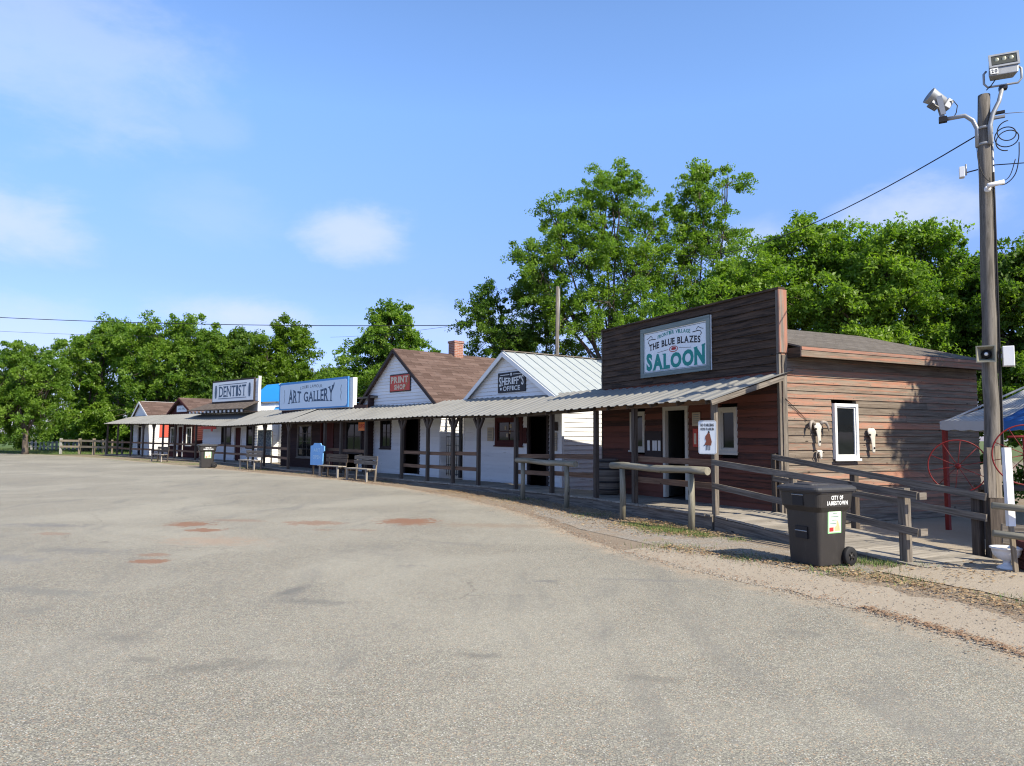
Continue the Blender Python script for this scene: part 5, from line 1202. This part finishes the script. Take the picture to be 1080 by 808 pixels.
for (x, y, z) in cs:
    m = MB(); m.box(x-.035+(.05 if x < 1 else -.05), x+.035+(.05 if x < 1 else -.05), y+.02, y+.09, 0, z-.03); m.build('leg', RED, o)
m = MB(); 
for i in range(4): m.beam(Vector(cs[i])-Vector((0,0,.05)), Vector(A)-Vector((0,0,.06)), .03, .03)
m.build('frame', GALV, o)
# log fence at the right edge
T = thing('log_fence', 'low peeled log rail fence right of the utility pole', 'fence', (6.1,8.95,0))
for z0, z1 in ((.84,.74),(.50,.36)):
    m = MB(); m.tube([(-.10,0,z0),(.8,-.25,(z0+z1)/2-.03),(2.4,-.7,z1-.15)], [.042,.045,.045], 12); m.build('rail', W_LOG, T)
m = MB(); m.tube([(1.9,-.5,-.05),(1.9,-.5,.95)], .06, 12); m.build('post', W_LOG, T)
m = MB(); m.beam((.42,.6,.50), (2.4,.1,.42), .04, .09); m.build('board', W_GREY, T); m = MB(); m.beam((.42,.6,.34), (2.4,.1,.2), .04, .09); m.build('board', W_GREY, T)
# white downspout pipe leaning behind the urn
T = thing('white_pipe', 'white square downspout pipe leaning upright behind the white urn', 'pipe', (6.31,9.02,0))
m = MB(); m.beam((-.035,.0,.58), (-.05,0,1.56), .085, .06, up=(0,1,0)); m.build('pipe', PWHITE, T); m = MB(); m.beam((0,0,.02), (-.035,0,.58), .05, .04, up=(0,1,0)); m.build('stake', W_FAR, T)
T = thing('garden_urn', 'white pedestal garden urn at the foot of the pole', 'urn', (6.36,9.25,.008))
m = MB(); m.lathe([(.001,0),(.11,0),(.115,.02),(.09,.04),(.05,.06),(.035,.09),(.05,.11),(.10,.13),(.145,.17),(.16,.22),(.165,.25),(.185,.26),(.185,.28),(.155,.28),(.14,.25),(.001,.24)], 28); m.build('bowl', PWHITE, T)
m = MB(); m.lathe([(.001,.245),(.138,.252)], 20); m.build('soil', G_M, T)
T = thing('red_box', 'dark red wooden planter box at the right edge beside the urn', 'box', (6.68,9.1,0), rad(-20))
m = MB(); 
for k in range(3): m.box(-.2,.3,-.2,.2,.02+k*.12,.13+k*.12)
m.build('boards', W_REDW, T)
T = thing('red_pump', 'red metal post with bracket standing behind the right wheel', 'post', (7.35,10.2,0))
m = MB(); m.tube([(0,0,0),(0,0,1.72)], .03, 10); m.build('post', RED, T); m = MB(); m.tube([(-.25,0,1.7),(.35,0,1.72)], .018, 8); m.build('arm', RED, T)
T = thing('work_table', 'dark plank table in the shade under the canopy tent', 'table', (8.6,11.4,0), rad(-25))
m = MB(); m.box(-1.0,1.0,-.35,.35,.86,.91); m.build('tabletop', W_POST, T)
for x, y in ((-.9,-.28),(.9,-.28),(.9,.28),(-.9,.28)): m = MB(); m.box(x-.04,x+.04,y-.04,y+.04,0,.86); m.build('leg', W_POST, T)
# ================================================================== FAR LEFT FENCE etc.
T = thing('wooden_fence', 'tan two-rail wooden fence beyond the far end of the porch', 'fence', (-31.4,55.3,0))
FP = [(0,0),(-2.1,1.9),(-3.9,3.0),(-5.5,3.1)]
for i, (x, y) in enumerate(FP):
    m = MB(); m.box(x-.08, x+.08, y-.08, y+.08, 0, 1.3); m.build('post', W_FAR if i < 3 else W_FENCE, T)
for (a, b) in zip(FP, FP[1:]):
    for z in (1.10, .62): m = MB(); m.beam((a[0], a[1]-.1, z), (b[0], b[1]-.1, z+.0), .05, .16); m.build('rail', W_FAR, T)
T = thing('wooden_fence', 'second tan rail fence line climbing toward the porch end', 'fence', (-31.0,56.8,0))
for (x, y) in ((0,0),(-2.5,3),(-5,6)): m = MB(); m.box(x-.06, x+.06, y-.06, y+.06, 0, 1.2); m.build('post', W_FAR, T)
for z in (1.0,.6): m = MB(); m.beam((0,-.1,z), (-5,5.9,z), .05, .16); m.build('rail', W_FAR, T)
T = thing('picket_fence', 'low white picket fence under the trees at the far left', 'fence', (-47,72,0))
m = MB(); 
for k in range(26): m.box(-2+k*.42, -1.78+k*.42, 0, .03, .05, .9+.03*(k%3))
m.build('pickets', W_FENCE, T)
for z in (.3,.7): m = MB(); m.box(-2,9,.035,.08,z,z+.08); m.build('rail', W_FENCE, T)
T = thing('camper_trailer', 'small white camper trailer half hidden beneath the far left trees', 'trailer', (-46.0,82,0), rad(-10))
m = MB(); m.prism([(-2.8,.5),(2.8,.5),(2.9,1.5),(2.6,2.5),(-2.3,2.6),(-2.9,1.8)], 0, 2.2); m.build('body', PWHITE, T, bevel=.08)
m = MB(); m.box(-1.8,-.8,-.02,-.003,1.4,2.0); m.box(.6,1.6,-.02,-.003,1.4,2.0); m.build('window', GLASS, T)
for x in (-.4,.4): m = MB(); m.lathe([(.15,0),(.35,0),(.35,.2),(.15,.2)], 18, Matrix.Translation((x,.1,.35)) @ Matrix.Rotation(PI/2, 4, 'X')); m.build('wheel', RUBBER, T)
# ================================================================== TREES
def tree(name, label, base, trunk_h, lobes, leafmat_, n_clump, per, leaf, clump_r=.75, r0=.25, group=None, flat_=.75, seed=1, fork=None, limbs=True, dens_=1.0, spread=.55, inner=.12):
    """lobes: (x,y,z,rx,ry,rz) relative to base"""
    R = np.random.default_rng(seed); rnd = random.Random(seed)
    T = thing(name, label, 'tree', (*base, 0), 0, group)
    vol = np.array([(l[3]*l[4]*l[5])**(2/3) for l in lobes]); cnt = np.maximum(3, (n_clump*vol/vol.sum()).astype(int))
    tb = MB(); C = []; CR = []; UU = []
    top = Vector((fork[0], fork[1], trunk_h)) if fork else Vector((0,0,trunk_h))
    P = [Vector((0,0,-.1)), Vector((0,0,.3)), top*.5+Vector((.12*rnd.uniform(-1,1),.1,0)), top]; tb.tube(P, [r0*1.35, r0*1.05, r0*.9, r0*.75], 12, True, .03)
    for li_, l in enumerate(lobes):
        c = Vector(l[:3]); 
        mid = top.lerp(c, .5)+Vector((rnd.uniform(-.4,.4), rnd.uniform(-.4,.4), rnd.uniform(.0,.5)))
        rl = r0*.55*(.6+.4*min(1, l[3]/3))*(.55 if l[2] > trunk_h+4.5 else 1); tb.tube([top-Vector((0,0,.2)), top.lerp(mid,.5)+Vector((rnd.uniform(-.15,.15),0,.1)), mid, mid.lerp(c,.6)+Vector((rnd.uniform(-.2,.2),0,0)), c], [rl, rl*.8, rl*.62, rl*.45, rl*.3], 8, True, .04)
        n = cnt[li_]
        u = R.normal(size=(n, 3)); u /= np.linalg.norm(u, axis=1)[:, None]
        rr = (R.uniform(inner, 1, n))**spread
        # lumpy outline
        lump = 1+.16*np.sin(u[:,0]*5+li_)+.14*np.sin(u[:,2]*7+li_*2)+.1*np.sin(u[:,1]*6)
        pts = u*rr[:,None]*lump[:,None]*np.array(l[3:6])*.9+np.array(l[:3]); C.append(pts); UU.append(u); CR.append(clump_r*R.uniform(.55,1.35,n))
        if limbs:
            subs = [c+Vector(tuple(R.uniform(-.55,.55,3)*np.array(l[3:6]))) for _ in range(5)]
            for s_ in subs: tb.tube([mid.lerp(c, rnd.uniform(.3,1)), c.lerp(s_, .5)+Vector((0,0,rnd.uniform(-.1,.3))), s_], [rl*.42, rl*.3, rl*.16], 6, False)
            for p in pts[::2]:
                p = Vector(p); s_ = min(subs+[c], key=lambda q: (q-p).length); tb.tube([s_, s_.lerp(p,.5)+Vector((0,0,rnd.uniform(-.05,.2))), p], [rl*.16, rl*.10, rl*.04], 4, False)
    C = np.concatenate(C); CR = np.concatenate(CR); U_ = np.concatenate(UU)
    tb.build('trunk', BARK, T)
    N = int(len(C)*per*dens_*1.28); leaf *= .87; idx = R.integers(0, len(C), N)
    off = R.normal(size=(N,3)); off /= np.linalg.norm(off, axis=1)[:,None]; off *= (R.uniform(0,1,N)**.45)[:,None]; off[:,2] *= flat_
    K = len(C)*3; ci = R.integers(0, len(C), K); ax_ = U_[ci]*.8+R.normal(size=(K,3))*.55; ax_[:,2] += .10; ax_ /= np.linalg.norm(ax_, axis=1)[:,None]; ln = CR[ci]*R.uniform(.5,1.75,K)
    sp = R.integers(0, K, N); tt_ = R.uniform(0,1,N)**.8; idx = ci[sp]
    droop = np.zeros((N,3)); droop[:,2] = -.22*tt_**2*ln[sp]
    pos = C[idx]+ax_[sp]*(tt_*ln[sp]*.85)[:,None]+off*(CR[idx]*(.74-.42*tt_))[:,None]+droop
    # sprigs: leaves strung along short twigs
    d1 = R.normal(size=(N,3)); d1[:,2] -= .25; d1 /= np.linalg.norm(d1, axis=1)[:,None]
    up = R.normal(size=(N,3))*.75+np.array([0,0,1.0])+off*.5; d2 = np.cross(d1, up); d2 /= (np.linalg.norm(d2, axis=1)[:,None]+1e-6)
    s = leaf*R.uniform(.6,1.35,N)
    V = np.stack([pos+d1*s[:,None], pos+d2*s[:,None]*.42+d1*s[:,None]*.1, pos-d1*s[:,None]*.8, pos-d2*s[:,None]*.42+d1*s[:,None]*.1], 1)
    me = bpy.data.meshes.new('crown'); numpy_mesh(me, V.reshape(-1,3), N, 4); me.materials.append(leafmat_)
    cr = bpy.data.objects.new('crown', me); COL.objects.link(cr); cr.parent = T
    return T
# tall open tree behind the sheriff office and saloon (depth about 33 m)
tree('tall_ash_tree', 'tall open-crowned tree towering behind the saloon with lobed leafy masses', (4.6,34.5), 4.2,
     [(0.01,0,13.03,2.53,2.15,2.07),(-1.28,0,10.86,2.86,2.43,2.03),(1.02,0,9.8,2.53,2.15,2.21),(-2.39,0,12.24,1.38,1.17,1.2),(-3.13,0,9.57,1.93,1.64,2.07),(0.24,0,7.5,2.53,2.15,1.47),(0.56,0,14.27,1.57,1.33,1.01),(2.4,0,12.11,1.29,1.1,1.47),(-1.84,0,7.73,1.84,1.57,1.38),(-4.14,0,10.72,0.83,0.7,0.83)], LEAF_A, 500, 125, .092, .55, .30, seed=3, fork=(.2,0), spread=.6, inner=.1)
tree('ash_tree', 'slender tall tree rising directly behind the saloon false front', (9.2,35.5), 4.5,
     [(0.37,0,14.45,1.71,1.45,1.52),(-0.29,0,12.41,2.18,1.85,1.99),(1.13,0,11.94,1.99,1.69,1.9),(-1.05,0,10.04,2.37,2.01,2.18),(1.8,0,14.64,1.14,0.97,0.85),(-1.62,0,7.91,2.37,2.01,1.61),(1.46,0,9.33,2.28,1.93,1.71),(0.37,0,15.25,1.04,0.89,0.66)], LEAF_A, 360, 120, .092, .5, .26, seed=5, spread=.62)
tree('leaning_ash_tree', 'low spreading tree reaching left behind the sheriff office roof', (1.0,36), 3.4,
     [(-2.54,0,7.99,1.35,1.14,1.25),(-0.9,0,7.27,1.54,1.31,1.63),(-1.48,0,6.26,2.31,1.96,0.96),(0.06,0,8.86,1.44,1.23,1.63),(1.79,0,6.17,1.73,1.47,0.67),(-1.96,0,8.86,0.77,0.65,0.67),(0.83,0,7.27,1.2,1.02,1.2)], LEAF_B, 260, 130, .092, .5, .22, seed=8)
# right-hand mass above the saloon roof (20-27 m)
tree('elm_tree', 'broad bright green tree directly behind the saloon roof', (10.6,24.5), 3.0,
     [(-2.1,0,7.21,1.5,1.28,1.18),(-0.46,0,8.0,1.57,1.33,1.18),(1.18,0,7.93,1.5,1.28,1.31),(0.19,0,8.58,0.98,0.83,0.65),(0.52,0,6.29,2.29,1.95,1.44),(-1.6,0,5.97,1.8,1.53,1.11),(-3.08,0,6.46,1.47,1.25,1.14),(-4.06,0,5.97,1.64,1.39,0.98),(1.99,0,6.95,1.31,1.11,1.44)], LEAF_A, 560, 150, .088, .52, .28, seed=12, spread=.55)
tree('elm_tree', 'dense bright green tree overhanging the rear end of the saloon roof', (14.3,22.8), 2.6,
     [(-1.51,0,7.74,1.4,1.19,0.97),(-0.6,0,7.19,1.28,1.09,1.28),(-2.28,0,7.34,1.1,0.93,1.03),(-1.36,0,5.82,2.01,1.71,1.52),(0.01,0,5.67,1.34,1.14,1.67),(-3.34,0,5.36,1.52,1.29,1.22),(0.62,0,6.89,0.91,0.78,0.91),(-1.51,0,4.3,1.83,1.55,0.91),(0.01,0,3.84,1.52,1.29,1.07)], LEAF_A, 520, 150, .085, .5, .28, seed=14)
tree('elm_tree', 'green tree at the right edge behind the pole and blue tent', (18.2,21.5), 2.4,
     [(-3.22,0,6.73,1.15,0.98,0.98),(-2.56,0,5.73,1.72,1.46,1.58),(-3.27,0,4.72,1.29,1.1,1.44),(-2.13,0,6.59,1.15,0.98,1.15),(-2.84,0,3.14,1.72,1.46,1.44),(-1.26,0,4.29,1.72,1.46,2.3),(-3.7,0,2.86,1.15,0.98,1.44)], LEAF_B, 420, 150, .09, .52, .28, seed=15)
tree('shrub', 'low leafy shrub in the shade behind the canopy tent', (12.6,16.4), .5, [(0,0,1.5,1.6,1.4,1.3),(1.8,-.6,1.5,1.6,1.4,1.4),(3.6,-1.4,1.6,1.6,1.4,1.5)], LEAF_B, 150, 150, .08, .42, .06, seed=16)
# middle distance
tree('round_maple_tree', 'rounded green tree standing behind the art gallery and print shop', (-10.6,56), 3.2,
     [(1.03,0,9.87,2.54,2.16,2.24),(-0.61,0,7.93,2.54,2.16,2.24),(2.38,0,7.48,2.69,2.29,2.54),(4.02,0,6.14,1.94,1.65,1.5),(-2.26,0,6.14,2.09,1.78,1.2),(1.03,0,11.52,1.5,1.27,0.9),(0.13,0,5.54,3.36,2.86,1.87)], LEAF_A, 340, 140, .16, .75, .3, seed=21)
tree('maple_tree', 'yellow-green tree right of the big left mass above the gallery sign', (-20.2,62), 3.0,
     [(0.58,0,9.1,2.81,2.39,2.65),(-1.16,0,7.44,2.81,2.39,2.81),(2.4,0,6.95,2.65,2.25,1.82),(0.33,0,5.54,4.14,3.52,1.99),(0.5,0,10.92,1.49,1.27,0.83),(4.06,0,5.79,2.15,1.83,1.16)], LEAF_C, 300, 140, .17, .8, .3, seed=22)
bigs = [((-24.8,64), 'large full green tree left of the yellow-green tree', 23, LEAF_B, [(-0.83,0,8.83,3.25,2.76,3.08),(1.05,0,7.37,2.91,2.47,2.91),(-2.12,0,7.37,3.42,2.91,3.42),(0.02,0,10.79,2.22,1.89,1.37),(-0.41,0,4.81,4.27,3.63,2.22)]),
        ((-31.5,64), 'broad dark green tree above the small white shop', 24, LEAF_A, [(1.17,0,9.08,4.27,3.63,3.42),(2.88,0,11.05,3.25,2.76,1.88),(-0.97,0,8.23,3.85,3.27,3.59),(4.58,0,9.34,3.08,2.61,2.91),(0.74,0,4.38,5.13,4.36,2.56),(1.76,0,12.25,2.05,1.74,1.03),(-1.82,0,11.22,2.91,2.47,1.71)]),
        ((-39.5,66), 'tallest dense green tree over the far left fence', 25, LEAF_A, [(1.17,0,9.05,4.05,3.45,3.52),(-1.21,0,7.55,3.17,2.7,3.52),(3.37,0,10.46,3.52,3.0,2.47),(2.05,0,11.52,3.0,2.55,1.41),(0.29,0,4.03,4.85,4.12,2.64),(4.25,0,4.91,3.97,3.37,3.17),(-1.92,0,10.64,1.76,1.5,1.41)])]
for (b_, lab, sd_, lm, lob) in bigs:
    tree('maple_tree', lab, b_, 3.2, [(a_,b__,c_-.85,*r_) for a_,b__,c_,*r_ in lob], lm, 430, 135, .17, .85, .38, 'trees in the left background', seed=sd_)
tree('plum_tree', 'shorter round tree at the far left edge of the street', (-39.2,57.5), 1.9, [(-0.72,0,6.26,3.22,2.74,2.92),(1.43,0,4.87,2.3,1.96,2.76),(-0.11,0,7.95,2.15,1.83,1.38),(-2.64,0,4.49,2.76,2.35,2.61),(-1.1,0,3.34,3.45,2.94,1.92),(1.97,0,6.79,1.23,1.04,1.23)], LEAF_A, 380, 130, .13, .6, .22, seed=31)
tree('plum_tree', 'leafy tree cut by the left border of the photo', (-45.5,62), 2.2, [(0,0,5.6,3.2,2.6,3.0),(-3.6,0,5.2,3,2.4,3),(2.6,0,4.6,2.6,2.2,2.2),(-1,0,8.2,1.6,1.4,1.2)], LEAF_B, 300, 130, .15, .7, .24, seed=32)
tree('shrub', 'low dense undergrowth bush beneath the far left trees', (-46,74), .4, [(0,0,1.8,3.2,2,1.6),(4.5,0,1.6,3,2,1.5),(-4.5,0,1.9,3.2,2,1.8)], LEAF_B, 150, 110, .17, .7, .06, seed=61, limbs=False)
tree('shrub', 'low dense undergrowth bush behind the wooden end fence', (-33,68), .4, [(0,0,1.8,3.4,2,1.7),(4.8,0,1.8,3.2,2,1.6),(-4.5,0,1.6,2.8,2,1.5)], LEAF_B, 150, 110, .17, .7, .06, seed=62, limbs=False)
# backdrop woods beyond, one mass
W_ = thing('x', 'x', 'x'); bpy.data.objects.remove(W_)
lobs = [(x, 8*math.sin(x*.3), 3.2+1.2*math.sin(x*.7), 4.5, 3, 3.2+.8*math.sin(x*1.3)) for x in np.arange(-62, 62, 4.6)]
T = tree('distant_woods', 'distant belt of trees closing the view behind the buildings', (-20,88), .5, lobs, LEAF_B, 900, 90, .26, 1.3, .3, seed=41, limbs=False)
for ch in list(T.children): 
    if ch.name.startswith('trunk'): bpy.data.objects.remove(ch)
    else:
        ch.parent = None; ch.location = T.location; ch.name = 'distant_woods_mass'; tag(ch, 'distant belt of trees closing the view behind the buildings', 'woods', kind='stuff')
bpy.data.objects.remove(T)
bpy.data.objects['distant_woods_mass'].name = 'distant_woods'
tree('offscreen_shade_tree', 'unseen leafy tree added outside the right border to shade the canopy yard', (14.8,6.6), 2.8, [(-1.3,1.3,5.8,2.1,2.0,1.8),(.2,0,6.6,2.0,1.9,1.6),(-.2,1.8,4.6,1.7,1.6,1.0)], LEAF_A, 300, 150, .12, .6, .2, seed=52)  # unseen tree added only to cast shade over the tent yard
# tree to the right of the frame whose shade dapples the saloon side wall; low lobes added to deepen it
tree('offscreen_shade_tree', 'leafy tree outside the right border shading the saloon side wall', (17.3,9.3), 3.6, [(-.9,.4,8.0,2.7,2.4,2.2),(-1.6,1.0,5.9,2.0,1.8,1.6),(-3.7,2.3,5.9,1.9,1.8,1.7),(-2.9,1.6,7.6,1.9,1.8,1.5),(-2.6,2.4,4.6,1.8,1.7,1.2),(.9,.5,5.4,2.2,2,1.8)], LEAF_A, 520, 150, .12, .6, .25, seed=51)
